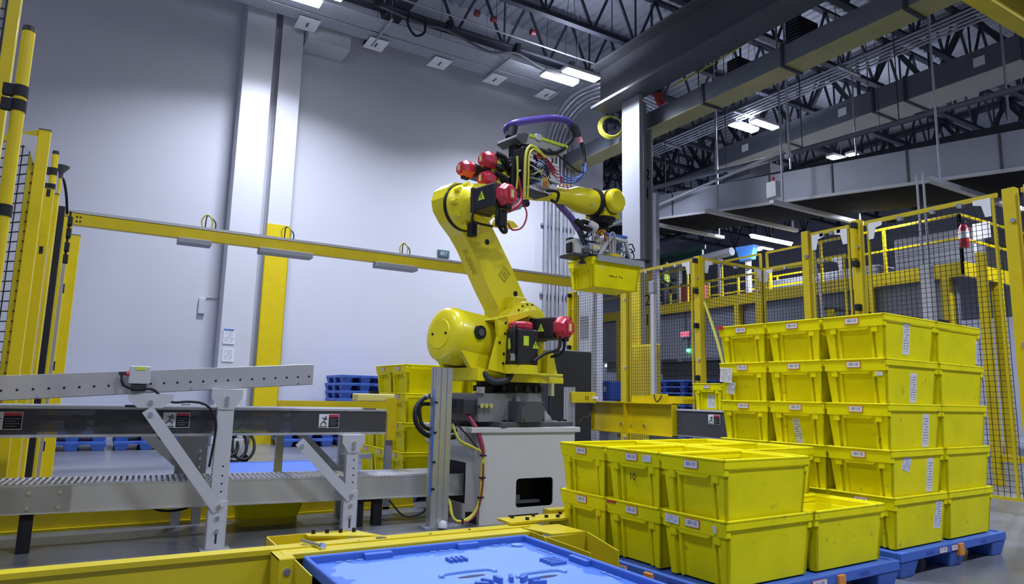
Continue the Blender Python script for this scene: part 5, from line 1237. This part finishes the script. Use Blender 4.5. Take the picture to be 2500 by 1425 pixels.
g = G(); [g.cb((x, 4.852, z), .045, .03, .012) for x, z in ((2.668, .54), (2.665, .37), (2.655, .22))]; g.cb((2.5, 4.855, .05), .012, .03, .04); g.obj('cable_tie', BLACK, t)
# ------------------------------------------------------------------ robot
RX, RYY, RZ, RTH = 3.18, 5.35, .757, R(12)
rob = thing('industrial_robot', 'large yellow robot arm with black and red motors on the pedestal, holding a tote', 'robot', (RX, RYY, RZ), RTH)
def RO(g, nm, m_, bevel=0, par=None, seg=2):
    g.v = [(a, b_, c-RZ) for a, b_, c in g.v]
    return g.obj(nm, m_, par or rob, local=True, bevel=bevel, seg=seg)
def rw(pts, r, m_, nm, n=8): return RO(G().tube(pts, r, n), nm, m_)
YR = ROBOT
# fixed base
RO(G().box(-.44, .42, -.42, .42, .757, .80), 'base_plate', DGREY, .008)
RO(G().lathe((0, 0, .80), (0, 0, 1), [(0, .40), (.03, .39), (.10, .33), (.20, .30), (.24, .30)], 40), 'base_casting', mat('robot_base_grey', (.20, .205, .22), .42, var=.06), 0)
RO(G().prism([(-.60, .80), (-.20, .80), (-.20, 1.03), (-.60, 1.03)], 1, -.30, .25), 'base_box', mat('robot_base_grey', (.20, .205, .22), .42), .012)
g = G(); g.prism([(-.27, -.47), (.0, -.47), (.0, -.2), (-.27, -.2)], 2, .80, .97); RO(g, 'cover_plate', DGREY, .006)
g = G(); [g.cyl((x, -.478, z), (x, -.47, z), .008, n=8) for x in (-.25, -.02) for z in (.82, .95)]; RO(g, 'cover_screw', DARK)
g = G(); g.tb((-.25, -.12, -.40, -.30, .80), (-.21, -.17, -.33, -.28, 1.02)); RO(g, 'casting_rib', mat('robot_base_grey', (.20, .205, .22), .42), .01)
RO(G().box(-.74, -.60, -.28, .10, .86, .98), 'connector_panel', DARK, .006)
g = G(); [g.cyl((-.60+.05*i, -.30, .93), (-.60+.05*i, -.345, .93), .02, n=12) for i in range(3)]; g.cyl((-.58, -.30, 1.03), (-.58, -.30, 1.08), .035, n=16); RO(g, 'connector', STEEL)
RO(G().box(-.52, -.42, -.26, -.16, 1.03, 1.10), 'black_plug', BLACK, .01)
g = G(); [g.cyl((x, -.36, .80), (x, -.36, .815), .018, n=6) for x in (-.36, -.30, .30, .37)]; RO(g, 'anchor_bolt', BLACK)
for dz, rr_ in ((0, .019), (-.05, .015)):
    rw([(-.70, -.12, .96+dz), (-.95, -.12, 1.0+dz*1.3), (-1.09-dz*.6, -.14, .92), (-1.11-dz*.8, -.16, .80-dz*.5), (-1.04, -.18, .71-dz), (-.90, -.20, .67-dz), (-.74, -.20, .68-dz)], rr_, BLACK, 'black_hose')
g = G(); [g.tube([(-.93-.05*i, -.12, .99+.001*i), (-.96-.05*i, -.12, .995-.01*i)], .023, 10, smooth_path=False) for i in range(0, 2)]; RO(g, 'hose_collar', STEEL)
# J1 ring and turret
RO(G().cyl((0, 0, 1.04), (0, 0, 1.13), .29, n=48), 'bearing_ring', BLACK)
g = G(); [g.cyl((math.cos(q)*.30, math.sin(q)*.30, 1.05), (math.cos(q)*.30, math.sin(q)*.30, 1.10), .018, n=8) for q in [2*math.pi*i/18 for i in range(18)]]; RO(g, 'ring_bolt', DARK)
RO(G().cyl((0, 0, 1.13), (0, 0, 1.195), .375, n=48).box(.0, .50, -.22, .10, 1.135, 1.19).box(-.55, 0, -.30, .30, 1.135, 1.19), 'turret_flange', YR, .006)
g = G(); [g.cyl((math.cos(q)*.345, math.sin(q)*.345, 1.195), (math.cos(q)*.345, math.sin(q)*.345, 1.203), .010, n=8) for q in [R(-150)+R(9)*i for i in range(14)]]; RO(g, 'flange_screw', BLACK)
RO(G().box(-.10, .30, -.40, -.24, 1.19, 1.215).cyl((-.22, -.37, 1.195), (-.22, -.37, 1.27), .16, n=28), 'motor_seat', YR, .008)
RO(G().box(.18, .215, -.37, -.33, 1.02, 1.13), 'hardstop', mat('pale_pad', (.55, .55, .30), .5))
# turret casting: two cheeks around the J2 hub
cheek = [(-.30, 1.19), (.33, 1.19), (.34, 1.35), (.30, 1.62), (.20, 1.80), (.04, 1.84), (-.10, 1.76), (-.20, 1.60), (-.34, 1.40)]
RO(G().prism(cheek, 1, -.12, .03), 'turret_cheek', YR, .015)
RO(G().prism([(x-.02, z-.05 if z > 1.3 else z) for x, z in cheek], 1, .28, .36), 'turret_cheek', YR, .015)
RO(G().prism([(-.34, 1.19), (.33, 1.19), (.30, 1.45), (-.30, 1.50)], 1, .03, .28), 'turret_core', YR, .015)
RO(G().lathe((.08, -.12, 1.66), (0, -1, 0), [(0, .21), (.05, .20), (.06, .165), (.12, .16), (.14, .12), (.16, .12)], 40), 'gear_housing', YR)
g = G(); [g.cyl((.08+math.cos(q)*.18, -.175, 1.66+math.sin(q)*.18), (.08+math.cos(q)*.18, -.183, 1.66+math.sin(q)*.18), .009, n=8) for q in [2*math.pi*i/18 for i in range(18)]]; RO(g, 'gear_screw', BLACK)
RO(G().box(-.02, .16, -.06, .10, 1.80, 1.92), 'hub_lug', YR, .012)
# servo motors: black square body, octagonal red cap, warning triangle
def motor(c, d, size, lb, lr, rr_, tri=True, up=(0, 0, 1), conn=None, cap_n=8):
    c = Vector(c); d = Vector(d).normalized(); u = Vector(up); x = d.cross(u).normalized(); M = Matrix((x, d, u)).transposed()
    g = G(); g.cb(c+d*lb/2, size, lb, size, M); b_ = RO(g, 'motor_body', mat('motor_black', (.018, .02, .026), .42, var=.1), .014)
    g = G(); g.cb(c+d*lb*.08, size*1.08, lb*.12, size*1.08, M); RO(g, 'motor_flange', mat('motor_black', (.018, .02, .026), .42), .008)
    g = G(); g.lathe(c+d*lb, d, [(0, rr_*.93), (.02, rr_), (lr*.6, rr_), (lr*.85, rr_*.8), (lr, rr_*.72)], cap_n, smooth=False, rot=math.pi/8); g.cb(c+d*(lb+lr)+u*0, rr_*.55, .03, rr_*1.0, M)
    cp = RO(g, 'red_cap', RED, .006)
    g = G(); g.cb(c+d*(lb+lr+.017), rr_*.30, .004, rr_*.62, M); RO(g, 'yellow_label', mat('label_yellow', (.70, .66, .25), .5))
    g = G(); g.cb(c+d*(lb+lr*.5)-u*rr_*.95+x*0, rr_*.5, lr*.6, rr_*.3, M); RO(g, 'plug', BLACK, .005)
    return x, d, u
def triangle(p, sz, n=(-1, 0, 0), nm='warning_triangle'):
    n = Vector(n).normalized(); s = Vector((0, 0, 1)).cross(n).normalized(); p = Vector(p); up = Vector((0, 0, 1))
    a, b_, c = p-s*sz/2-up*sz*.4, p+s*sz/2-up*sz*.4, p+up*sz*.5
    g = G(); k = n*.003; g.add([a, b_, c, a+k, b_+k, c+k], [(0, 1, 2), (5, 4, 3), (0, 3, 4, 1), (1, 4, 5, 2), (2, 5, 3, 0)])
    o = RO(g, nm, LIME)
    g = G(); g.cb(p-up*sz*.02+n*.004, .004, sz*.07, sz*.45); RO(g, 'triangle_mark', BLACK)
# J2 motor
motor((.07, -.28, 1.60), (0, -1, 0), .185, .29, .10, .105); triangle((-.026, -.43, 1.60), .075)
# J1 motor upright
RO(G().box(-.35, -.12, -.50, -.29, 1.27, 1.57), 'motor_body', mat('motor_black', (.018, .02, .026), .42), .014)
RO(G().lathe((-.235, -.395, 1.57), (0, 0, 1), [(0, .10), (.015, .11), (.05, .11), (.065, .09)], 8, smooth=False, rot=math.pi/8), 'red_cap', RED, .005)
RO(G().box(-.30, -.24, -.503, -.50, 1.43, 1.51), 'yellow_label', LIME); RO(G().box(-.354, -.35, -.44, -.37, 1.40, 1.49), 'yellow_label', LIME)
triangle((-.16, -.502, 1.44), .07, (0, -1, 0))
rw([(-.30, -.42, 1.60), (-.36, -.45, 1.58), (-.375, -.46, 1.48), (-.37, -.46, 1.38), (-.37, -.45, 1.30)], .015, BLACK, 'motor_cable')
rw([(-.30, -.38, 1.60), (-.35, -.40, 1.52), (-.36, -.42, 1.40), (-.40, -.42, 1.32)], .010, BLACK, 'motor_cable')
RO(G().cyl((-.37, -.45, 1.36), (-.37, -.45, 1.30), .022, n=12), 'cable_gland', STEEL)
rw([(.02, -.62, 1.52), (.0, -.62, 1.42), (-.1, -.55, 1.37), (-.2, -.52, 1.30)], .014, BLACK, 'motor_cable')
rw([(.06, -.62, 1.53), (.07, -.62, 1.44), (.10, -.55, 1.38), (.12, -.42, 1.36)], .012, BLACK, 'motor_cable')
RO(G().box(-.04, .16, -.30, -.20, 1.22, 1.50), 'yellow_bracket', YR, .01)
RO(G().prism([(.13, 1.195), (.27, 1.195), (.20, 1.42), (.14, 1.42)], 1, -.36, -.30), 'yellow_bracket', YR, .006)
# balancer behind
RO(G().lathe((-.79, 0, 1.515), (1, 0, -.10), [(0, .14), (.005, .19), (.03, .225), (.07, .24), (.42, .24), (.50, .21), (.56, .15), (.60, .10)], 48), 'balancer', YR)
RO(G().lathe((-.798, 0, 1.516), (1, 0, -.10), [(0, .125), (.012, .13)], 40), 'balancer_cap', YR)
g = G(); [g.cyl((-.806, s*.09, 1.515), (-.797, s*.09, 1.515), .011, n=8) for s in (-1, 1)]; RO(g, 'cap_screw', BLACK)
RO(G().prism([(-.72, 1.38), (-.30, 1.50), (-.22, 1.20), (-.56, 1.14), (-.60, 1.22)], 1, -.20, -.15), 'balancer_bracket', YR, .01)
RO(G().prism([(-.72, 1.38), (-.30, 1.50), (-.22, 1.20), (-.56, 1.14), (-.60, 1.22)], 1, .15, .20), 'balancer_bracket', YR, .01)
RO(G().prism([(-.62, 1.13), (-.40, 1.13), (-.40, 1.20), (-.62, 1.24)], 1, -.3, .2), 'rear_foot', YR, .008)
RO(G().prism([(-.52, 1.22), (-.36, 1.20), (-.33, 1.62), (-.35, 1.68), (-.46, 1.65), (-.44, 1.50), (-.50, 1.30)], 1, -.345, -.31), 'side_plate', YR, .006)
RO(G().prism([(-.46, 1.645), (-.35, 1.68), (-.02, 1.77), (.0, 1.74), (-.33, 1.62)], 1, -.345, -.13), 'link_arm', YR, .008)
g = G(); [g.cyl((x, -.352, z), (x, -.345, z), .011, n=8) for x, z in ((-.365, 1.62), (-.37, 1.53), (-.38, 1.36), (-.43, 1.45), (-.385, 1.28))]; RO(g, 'plate_bolt', BLACK)
RO(G().cyl((-.56, -.26, 1.53), (-.56, -.22, 1.53), .058, n=28), 'pivot_ring', BLACK); RO(G().cyl((-.56, -.268, 1.53), (-.56, -.26, 1.53), .03, n=20), 'pivot_cap', DGREY)
rw([(-.55, -.28, 1.20), (-.48, -.32, 1.13), (-.36, -.36, 1.14), (-.30, -.36, 1.20)], .030, DARK, 'black_conduit')
# upper arm
near = [(.342, 1.80), (.257, 1.913), (.055, 2.218), (-.129, 2.462), (-.28, 2.66), (-.34, 2.78), (-.44, 2.86), (-.55, 2.885), (-.655, 2.871), (-.72, 2.815), (-.745, 2.723), (-.725, 2.634), (-.655, 2.54), (-.53, 2.43), (-.436, 2.32), (-.307, 2.12), (-.209, 1.97), (-.083, 1.80), (-.06, 1.66), (.0, 1.52), (.12, 1.48), (.25, 1.52), (.34, 1.65)]
RO(G().prism(near, 1, .055, .265), 'upper_arm', YR, .022, seg=3)
for x, z in ((-.255, 2.40), (.115, 1.965)): RO(G().cyl((x, .050, z), (x, .0555, z), .026, n=24), 'arm_hole', BLACK)
n_ = Vector((-.82, 0, -.57)).normalized(); dn = Vector((.57, 0, -.82)).normalized()
p = Vector((-.365, .16, 2.21))+n_*.006; yv = n_.cross(dn)
cu = bpy.data.curves.new('model_lettering', 'FONT'); cu.body = 'R-2000'; cu.size = .085; cu.extrude = .001; cu.align_x = 'CENTER'; cu.align_y = 'CENTER'
LET = mat('faded_lettering', (.50, .42, .02), .5); cu.materials.append(LET); o = bpy.data.objects.new('model_lettering', cu); COL.objects.link(o); o.parent = rob
Mm = Matrix((dn, yv, n_)).transposed().to_4x4(); Mm.translation = p-Vector((0, 0, RZ)); o.matrix_local = Mm; text_to_mesh(o)
g = G(); M = Matrix.Rotation(R(38), 3, 'Y')
for a, b_, w, h in ((0, .05, .10, .012), (0, -.05, .10, .012), (-.045, 0, .012, .1), (.045, 0, .012, .1), (0, .015, .05, .02), (0, -.015, .07, .01)):
    v = M @ Vector((a, 0, b_)); g.cb((-.03+v.x, .052, 2.13+v.z), w, .004, h, M)
RO(g, 'faded_emblem', LET)
RO(G().box(-.40, -.36, .048, .056, 2.47, 2.50), 'white_tag', PAPER)
# elbow
RO(G().cyl((-.55, .06, 2.66), (-.55, .03, 2.66), .215, n=44), 'elbow_ring', BLACK)
RO(G().lathe((-.55, .035, 2.66), (0, -1, 0), [(0, .205), (.06, .20), (.08, .175), (.17, .165), (.19, .13), (.235, .125)], 44), 'elbow_housing', YR)
g = G()
for i in range(10):
    q = 2*math.pi*i/10; a = Vector((-.55+math.cos(q)*.185, 0, 2.66+math.sin(q)*.185)); g.cyl((a.x, -.03, a.z), (a.x, -.09, a.z), .022, n=10)
RO(g, 'housing_boss', YR)
RO(G().prism([(-.70, 2.66), (-.42, 2.52), (-.32, 2.62), (-.22, 2.80), (-.12, 3.06), (-.24, 3.06), (-.34, 2.88), (-.60, 2.83)], 1, -.16, .02), 'elbow_casting', YR, .02)
RO(G().box(-.62, -.56, -.17, -.10, 2.36, 2.48), 'black_sensor', BLACK, .006)
motor((-.57, -.20, 2.65), (0, -1, 0), .205, .31, .09, .104); triangle((-.676, -.35, 2.66), .085)
rw([(-.62, -.50, 2.54), (-.63, -.50, 2.44), (-.55, -.48, 2.36), (-.48, -.45, 2.38), (-.50, -.42, 2.46)], .016, BLACK, 'motor_cable')
rw([(-.70, -.28, 2.54), (-.70, -.27, 2.46), (-.62, -.26, 2.45), (-.45, -.24, 2.46)], .010, BLACK, 'motor_cable')
RO(G().box(-.62, -.54, -.53, -.46, 2.39, 2.53), 'cable_plug', BLACK, .01)
# things hanging under the forearm root
RO(G().prism([(-.42, 2.47), (-.20, 2.49), (-.12, 2.52), (-.18, 2.56), (-.38, 2.55)], 1, -.22, -.18), 'cable_bracket', YR, .008)
RO(G().prism([(-.34, 2.58), (-.08, 2.70), (-.02, 2.78), (-.16, 2.80), (-.3, 2.72)], 1, -.20, -.10), 'grey_bracket', GALV, .008)
g = G(); g.cyl((-.06, -.18, 2.76), (.02, -.18, 2.78), .035, n=14); RO(g, 'black_lens', BLACK)
rw([(-.14, -.22, 2.98), (-.12, -.25, 2.80), (-.18, -.27, 2.70), (-.30, -.28, 2.62)], .016, mat('cable_crimson', (.40, .02, .05), .45), 'red_cable')
rw([(-.12, -.22, 2.80), (-.05, -.25, 2.66), (-.10, -.25, 2.52), (-.22, -.25, 2.47), (-.28, -.25, 2.52)], .008, mat('cable_crimson', (.40, .02, .05), .45), 'red_cable')
# wrist drive motors in the elbow cluster
for (y, z, x_) in ((.10, 3.04, -.20), (-.12, 3.09, -.13), (-.12, 2.91, -.13)):
    motor((x_, y, z), (-1, 0, 0), .125, .24, .12, .085, up=(0, 0, 1))
for z in (3.09, 2.91): triangle((-.34, -.182, z), .06, (0, -1, 0)); rw([(-.40, -.20, z+.06), (-.30, -.22, z+.03), (-.24, -.2, z-.03), (-.18, -.2, z+.02)], .020, BLACK, 'motor_cable')
RO(G().box(-.22, -.14, -.22, .18, 2.78, 3.16), 'gearbox_plate', BLACK, .01)
RO(G().box(-.14, -.02, -.18, .16, 2.82, 3.12), 'gearbox', mat('motor_black', (.018, .02, .026), .42), .01)
g = G()
for y, z in ((-.19, 2.82), (-.19, 3.12), (-.19, 2.97), (-.05, 3.13)): g.cyl((-.235, y, z), (-.22, y, z), .012, n=8)
RO(g, 'plate_bolt', STEEL)
rw([(-.17, -.235, 3.17), (-.165, -.24, 3.0), (-.17, -.235, 2.86)], .011, CABLEY, 'yellow_cable'); rw([(-.13, -.18, 3.03), (-.10, -.22, 3.05), (-.09, -.22, 2.98)], .012, PAPER, 'white_tube')
# forearm
RO(G().lathe((-.10, 0, 2.97), (1, 0, .075), [(0, .11), (.1, .11), (.45, .095), (.55, .08), (.84, .085), (.92, .105), (.99, .132), (1.18, .14), (1.24, .135)], 40), 'forearm', YR)
RO(G().lathe((1.135, 0, 3.063), (1, 0, .075), [(0, .145), (.015, .155), (.05, .155), (.06, .15)], 40), 'wrist_ring', BLACK)
g = G(); g.lathe((1.19, 0, 3.07), (1, 0, .075), [(0, .13), (.04, .12), (.08, .11)], 32); g.lathe((1.33, .16, 3.085), (0, -1, 0), [(0, .11), (.03, .135), (.27, .135), (.28, .13)], 40); RO(g, 'wrist_housing', YR)
RO(G().lathe((1.33, -.12, 3.085), (0, -1, 0), [(0, .137), (.022, .137)], 40), 'wrist_ring', BLACK)
RO(G().lathe((1.33, -.142, 3.085), (0, -1, 0), [(0, .13), (.05, .132), (.07, .12), (.078, .10)], 40), 'wrist_cap', YR)
RO(G().prism([(1.20, 2.92), (1.45, 2.92), (1.44, 3.06), (1.22, 3.06)], 1, -.13, .13), 'wrist_neck', YR, .02)
g = G(); g.cyl((.99, -.135, 2.98), (.99, -.15, 2.98), .012, n=8); g.cyl((1.2, -.10, 2.98), (1.2, -.145, 2.98), .016, n=8); RO(g, 'wrist_screw', STEEL)
RO(G().lathe((1.33, 0, 2.92), (0, 0, -1), [(0, .14), (.02, .14), (.035, .115), (.06, .11)], 36), 'tool_flange', BLACK)
# electronics carrier on the forearm
SHX = -.08
_RO = RO
def RO(g, nm, m_, bevel=0, par=None, seg=2):
    g.v = [(a+SHX, b_, c) for a, b_, c in g.v]; return _RO(g, nm, m_, bevel, par, seg)
RO(G().box(-.03, .0, -.30, -.12, 2.90, 3.27), 'carrier_plate', BLACK, .005)
RO(G().box(.02, .40, -.20, -.17, 2.92, 3.25), 'carrier_panel', ALU, .005)
RO(G().box(.02, .36, -.20, .0, 2.90, 2.92), 'carrier_tray', DARK, .003)
rnd = random.Random(3)
for i in range(16):
    x = .03+rnd.random()*.32; z = 2.95+rnd.random()*.24; w = .02+rnd.random()*.05; h = .02+rnd.random()*.06
    RO(G().box(x, x+w, -.24-rnd.random()*.03, -.20, z, z+h), 'electronic_module', [STEEL, BLACK, LGREY, BLACK, ORANGE, PAPER, CABLEB, DGREY][i % 8], .002)
for i in range(10):
    a = (.02+rnd.random()*.1, -.25, 3.0+rnd.random()*.22); c_ = (.25+rnd.random()*.15, -.24, 2.95+rnd.random()*.25); mid = ((a[0]+c_[0])/2, -.30, (a[2]+c_[2])/2+rnd.uniform(-.06, .08))
    rw([a, mid, c_], .0055, [BLACK, LGREY, CABLEY, BLACK, CABLEB][i % 5], 'harness_wire', 6)
for k in range(6): RO(G().box(.30+k*.012, .46-k*.004, -.26, -.14, 3.03+k*.032, 3.055+k*.032), 'valve_slice', LGREY, .003)
RO(G().box(.24, .44, -.24, -.16, 2.96, 3.02), 'valve_base', LGREY, .008)
g = G(); g.tube([(.30, -.24, 2.93), (.40, -.26, 2.945), (.46, -.24, 2.93), (.45, -.22, 2.86), (.38, -.22, 2.86)], .014, 8); RO(g, 'black_loop', BLACK)
rw([(-.05, -.30, 2.78), (-.06, -.31, 2.95), (-.05, -.31, 3.18), (.0, -.31, 3.27), (.08, -.31, 3.27), (.20, -.30, 3.22)], .014, CABLEY, 'yellow_cable')
rw([(-.03, -.32, 2.78), (-.035, -.33, 2.95), (-.03, -.33, 3.16), (.02, -.33, 3.24), (.10, -.33, 3.23)], .009, CABLEY, 'yellow_cable')
for dz in (0, -.02, -.045): rw([(.12, -.28, 3.25+dz), (.25, -.28, 3.22+dz), (.38, -.26, 3.16+dz*1.5), (.50, -.24, 3.10+dz)], .008, mat('cable_crimson', (.40, .02, .05), .45), 'red_cable')
# flat sensor housing over the forearm
SHX = 0
RO(G().box(-.02, .06, -.05, .05, 3.14, 3.42), 'sensor_mast', BLACK, .006)
g = G(); g.prism([(-.06, 3.41), (.0, 3.375), (.60, 3.42), (.62, 3.445), (.62, 3.50), (.04, 3.47), (-.04, 3.445)], 1, -.12, .14); RO(g, 'sensor_housing', mat('sensor_grey', (.42, .42, .38), .45), .012)
g = G(); g.prism([(-.09, 3.40), (-.01, 3.37), (.05, 3.39), (.08, 3.48), (.02, 3.48), (-.07, 3.44)], 1, -.125, .145); RO(g, 'sensor_nose', DGREY, .015)
g = G(); g.bar((.09, -.125, 3.475), (.18, -.125, 3.482), .014, .028, up=(0, 0, 1)); g.bar((.24, -.125, 3.486), (.625, -.125, 3.503), .014, .028, up=(0, 0, 1)); RO(g, 'lime_stripe', LIME)
RO(G().box(.17, .24, -.14, -.10, 3.455, 3.515), 'housing_clip', LGREY, .004)
# purple hose loop over the top
rw([(.86, 0, 3.80), (.72, -.02, 3.84), (.48, -.03, 3.79), (.26, -.02, 3.71), (.08, .0, 3.64), (.0, .06, 3.60), (.03, .14, 3.57), (.16, .17, 3.56), (.45, .14, 3.58), (.74, .10, 3.60)], .036, PURPLE, 'purple_hose', 14)
RO(G().cyl((.0, .05, 3.47), (.03, .05, 3.59), .05, n=16), 'hose_mount', BLACK)
RO(G().tube([(.78, .0, 3.82), (.86, .0, 3.80), (.90, .0, 3.72)], .052, 12), 'hose_coupling', DARK)
rw([(.86, 0, 3.74), (.74, -.06, 3.62), (.55, -.12, 3.46), (.38, -.14, 3.37), (.15, -.12, 3.36), (.02, -.08, 3.39)], .024, BLACK, 'black_hose')
rw([(.90, 0, 3.76), (.93, -.04, 3.66), (.95, -.06, 3.52), (.93, -.08, 3.40)], .022, BLACK, 'black_hose')
RO(G().tube([(.905, -.01, 3.74), (.93, -.04, 3.65)], .028, 10), 'pink_tag', mat('pink_tag', (.75, .35, .40), .6))
for dy, dz in ((0, 0), (-.02, .02), (.02, -.02)):
    rw([(.93, -.08+dy, 3.42), (.90, -.10+dy, 3.30+dz), (.78, -.12+dy, 3.20+dz), (.60, -.16+dy, 3.14+dz), (.45, -.2+dy, 3.13+dz)], .009, CABLEB, 'blue_cable')
rw([(.93, -.06, 3.40), (.84, -.14, 3.29), (.68, -.18, 3.27), (.45, -.22, 3.31), (.25, -.22, 3.36)], .009, BLACK, 'black_cable')
rw([(.42, -.22, 3.02), (.50, -.24, 3.06), (.53, -.22, 3.02), (.47, -.22, 2.99)], .007, ORANGE, 'orange_cable')
RO = _RO
# purple hose down to the gripper
rw([(.45, .05, 3.35), (.50, .06, 3.15), (.60, .05, 3.02), (.72, .03, 2.92), (.83, .0, 2.83), (.92, -.02, 2.72)], .034, PURPLE, 'purple_hose', 12)
for k in range(4): rw([(.92, -.03+.015*k, 2.74), (.98, -.03+.015*k, 2.66), (1.03, -.03+.015*k, 2.58)], .010, [BLACK, CABLEB, BLACK, CABLEB][k], 'hose_tail')
RO(G().cb((.90, -.03, 2.77), .13, .09, .05, Matrix.Rotation(R(30), 3, 'Y')), 'hose_clamp', BLACK, .008)
RO(G().cb((.96, -.10, 2.72), .10, .07, .035), 'clamp_arm', BLACK, .006)
rw([(.93, -.02, 2.80), (1.02, -.03, 2.82), (1.15, -.03, 2.78), (1.24, -.02, 2.80)], .026, BLACK, 'tool_hose')
RO(G().lathe((1.02, -.06, 2.79), (.5, -.3, -.3), [(0, .05), (.02, .058), (.09, .058), (.11, .04)], 16), 'grey_valve', LGREY)
# ------------------------------------------------------------------ gripper (aligned with the tote it holds)
HX, HY, HZ = 4.545, 5.672, 2.145
held = tote(HX, HY, HZ, 0, 'yellow tote held up in the air by the robot gripper', 'tote held by the robot')
side_label(held, -.20, .215, .02, .05, -.5)
g = G(); rnd = random.Random(9)
for a, b_ in ((-.10, -.075), (-.065, -.03), (-.02, .0), (.03, .05), (.06, .08)): g.cb((a+.02, -.1915, .130+rnd.uniform(-.006, .006)), b_-a, .002, .008)
g.obj('scribbled_mark', BLACK, held, local=True)
zt = HZ+TH_
def W_(g, nm, m_, bevel=0): return g.obj(nm, m_, rob, bevel=bevel)
W_(G().cyl((HX-.06, HY-.02, zt+.17), (HX-.06, HY-.02, zt+.36), .05, n=20).box(HX-.12, HX, HY-.08, HY+.04, zt+.25, zt+.29), 'orange_joint', mat('amber_orange', (.78, .33, .03), .45), .004)
W_(G().cyl((HX-.05, HY, 2.80), (HX-.05, HY, 2.87), .085, n=28), 'tool_changer', BLACK)
W_(G().box(HX-.05, HX+.24, HY-.1, HY-.04, zt+.28, zt+.31), 'blue_bar', CABLEB, .006)
W_(G().box(HX-.30, HX+.31, HY-.19, HY+.19, zt+.005, zt+.035), 'gripper_plate', DARK, .004)
g = G(); g.prism([(HX-.28, zt-.045), (HX+.36, zt-.045), (HX+.345, zt+.022), (HX-.27, zt+.022)], 1, HY-.238, HY-.215); g.box(HX-.27, HX+.345, HY-.238, HY-.15, zt+.015, zt+.024); W_(g, 'side_clamp', GREY, .003)
g = G(); g.prism([(HX-.28, zt-.045), (HX+.36, zt-.045), (HX+.345, zt+.022), (HX-.27, zt+.022)], 1, HY+.215, HY+.238); g.box(HX-.27, HX+.345, HY+.15, HY+.238, zt+.015, zt+.024); W_(g, 'side_clamp', GREY, .003)
def trap(y):
    g = G(); a, b_ = (HX-.20, zt+.035), (HX+.24, zt+.035); c_, d_ = (HX-.03, zt+.25), (HX+.17, zt+.23)
    g.bar((a[0], y, a[1]), (c_[0], y, c_[1]), .03, .045, up=(0, 1, 0)); g.bar((b_[0], y, b_[1]), (d_[0], y, d_[1]), .03, .04, up=(0, 1, 0)); g.bar((c_[0]-.02, y, c_[1]), (d_[0]+.02, y, d_[1]), .03, .06, up=(0, 1, 0))
    g.bar((c_[0]+.03, y, c_[1]), (c_[0]+.02, y, zt+.035), .025, .04, up=(0, 1, 0)); return g
W_(trap(HY-.14), 'gripper_frame', LGREY, .003); W_(trap(HY+.12), 'gripper_frame', LGREY, .003)
W_(G().box(HX-.04, HX+.18, HY-.14, HY+.14, zt+.235, zt+.25), 'frame_top', LGREY, .003)
W_(G().cyl((HX+.02, HY-.08, zt+.035), (HX+.02, HY-.08, zt+.07), .11, n=28), 'yellow_disc', YEL)
W_(G().cyl((HX+.04, HY, zt+.035), (HX+.04, HY, zt+.16), .05, n=20).cyl((HX+.15, HY-.05, zt+.035), (HX+.15, HY-.05, zt+.14), .035, n=16), 'cylinder', STEEL)
W_(G().box(HX-.47, HX-.33, HY-.10, HY+.06, zt+.03, zt+.19), 'camera_box', LGREY, .006); W_(G().box(HX-.50, HX-.47, HY-.06, HY+.02, zt+.05, zt+.15), 'camera_hood', BLACK, .004)
W_(G().box(HX-.52, HX-.30, HY-.13, HY+.10, zt+.0, zt+.03), 'side_bracket', DARK, .003)
W_(G().box(HX-.32, HX-.10, HY-.16, HY-.06, zt+.08, zt+.15), 'valve_block', STEEL, .008)
W_(G().box(HX-.28, HX-.20, HY-.17, HY-.16, zt+.09, zt+.13), 'beige_label', mat('label_yellow', (.70, .66, .25), .5))
W_(G().lathe((HX-.20, HY-.12, zt+.20), (.2, -1, .2), [(0, .05), (.06, .05), (.07, .035), (.075, .036), (.08, .02)], 20), 'gauge', STEEL)
W_(G().lathe((HX-.40, HY-.14, zt+.0), (0, 0, -1), [(0, .02), (.05, .02), (.06, .035), (.075, .035)], 14), 'suction_foot', BLACK)
rnd = random.Random(5)
for i in range(26):
    x = HX-.36+rnd.random()*.66; y = HY-.18+rnd.random()*.3; z = zt+.04+rnd.random()*.10; s_ = .02+rnd.random()*.03
    W_(G().cb((x, y, z), s_*1.3, s_, s_), 'fitting', [STEEL, BLACK, LGREY, STEEL, DGREY, GALV][i % 6], .003)
    if i % 2: G().cyl((x, y-s_/2, z), (x, y-s_/2-.02, z), s_*.35, n=10).obj('fitting_nut', STEEL, rob)
for i in range(12):
    x = HX-.32+rnd.random()*.62; y = HY-.18+rnd.random()*.2; h = .10+rnd.random()*.12
    W_(G().tube([(x, y, zt+.05), (x-.03, y-.03, zt+.05+h), (x+.04, y-.03, zt+.06+h), (x+.07, y, zt+.05)], .005, 6), 'air_tube', [BLACK, LGREY, BLACK, CABLEB][i % 4])
q_ = [2*math.pi*i/20 for i in range(21)]
for cx, cz, r_ in ((HX-.34, zt+.27, .055), (HX+.24, zt+.10, .06), (HX+.26, zt+.17, .045)):
    W_(G().tube([(cx+math.cos(a)*r_, HY-.13+.01*math.sin(3*a), cz+math.sin(a)*r_) for a in q_], .0065, 6, k=2), 'coiled_tube', BLACK)
W_(G().bar((HX+.26, HY-.17, zt+.035), (HX+.42, HY-.20, zt+.045), .03, .02).cyl((HX+.42, HY-.20, zt+.045), (HX+.45, HY-.20, zt+.045), .028, n=12), 'finger', BLACK)
W_(G().box(HX-.46, HX-.12, HY+.0, HY+.08, zt+.19, zt+.22).bar((HX-.3, HY+.04, zt+.2), (HX-.1, HY+.02, zt+.42), .03, .03), 'rear_arm', DARK, .003)
W_(G().box(HX-.09, HX+.0, HY-.05, HY+.05, zt+.25, 2.82), 'tool_post', BLACK, .01)
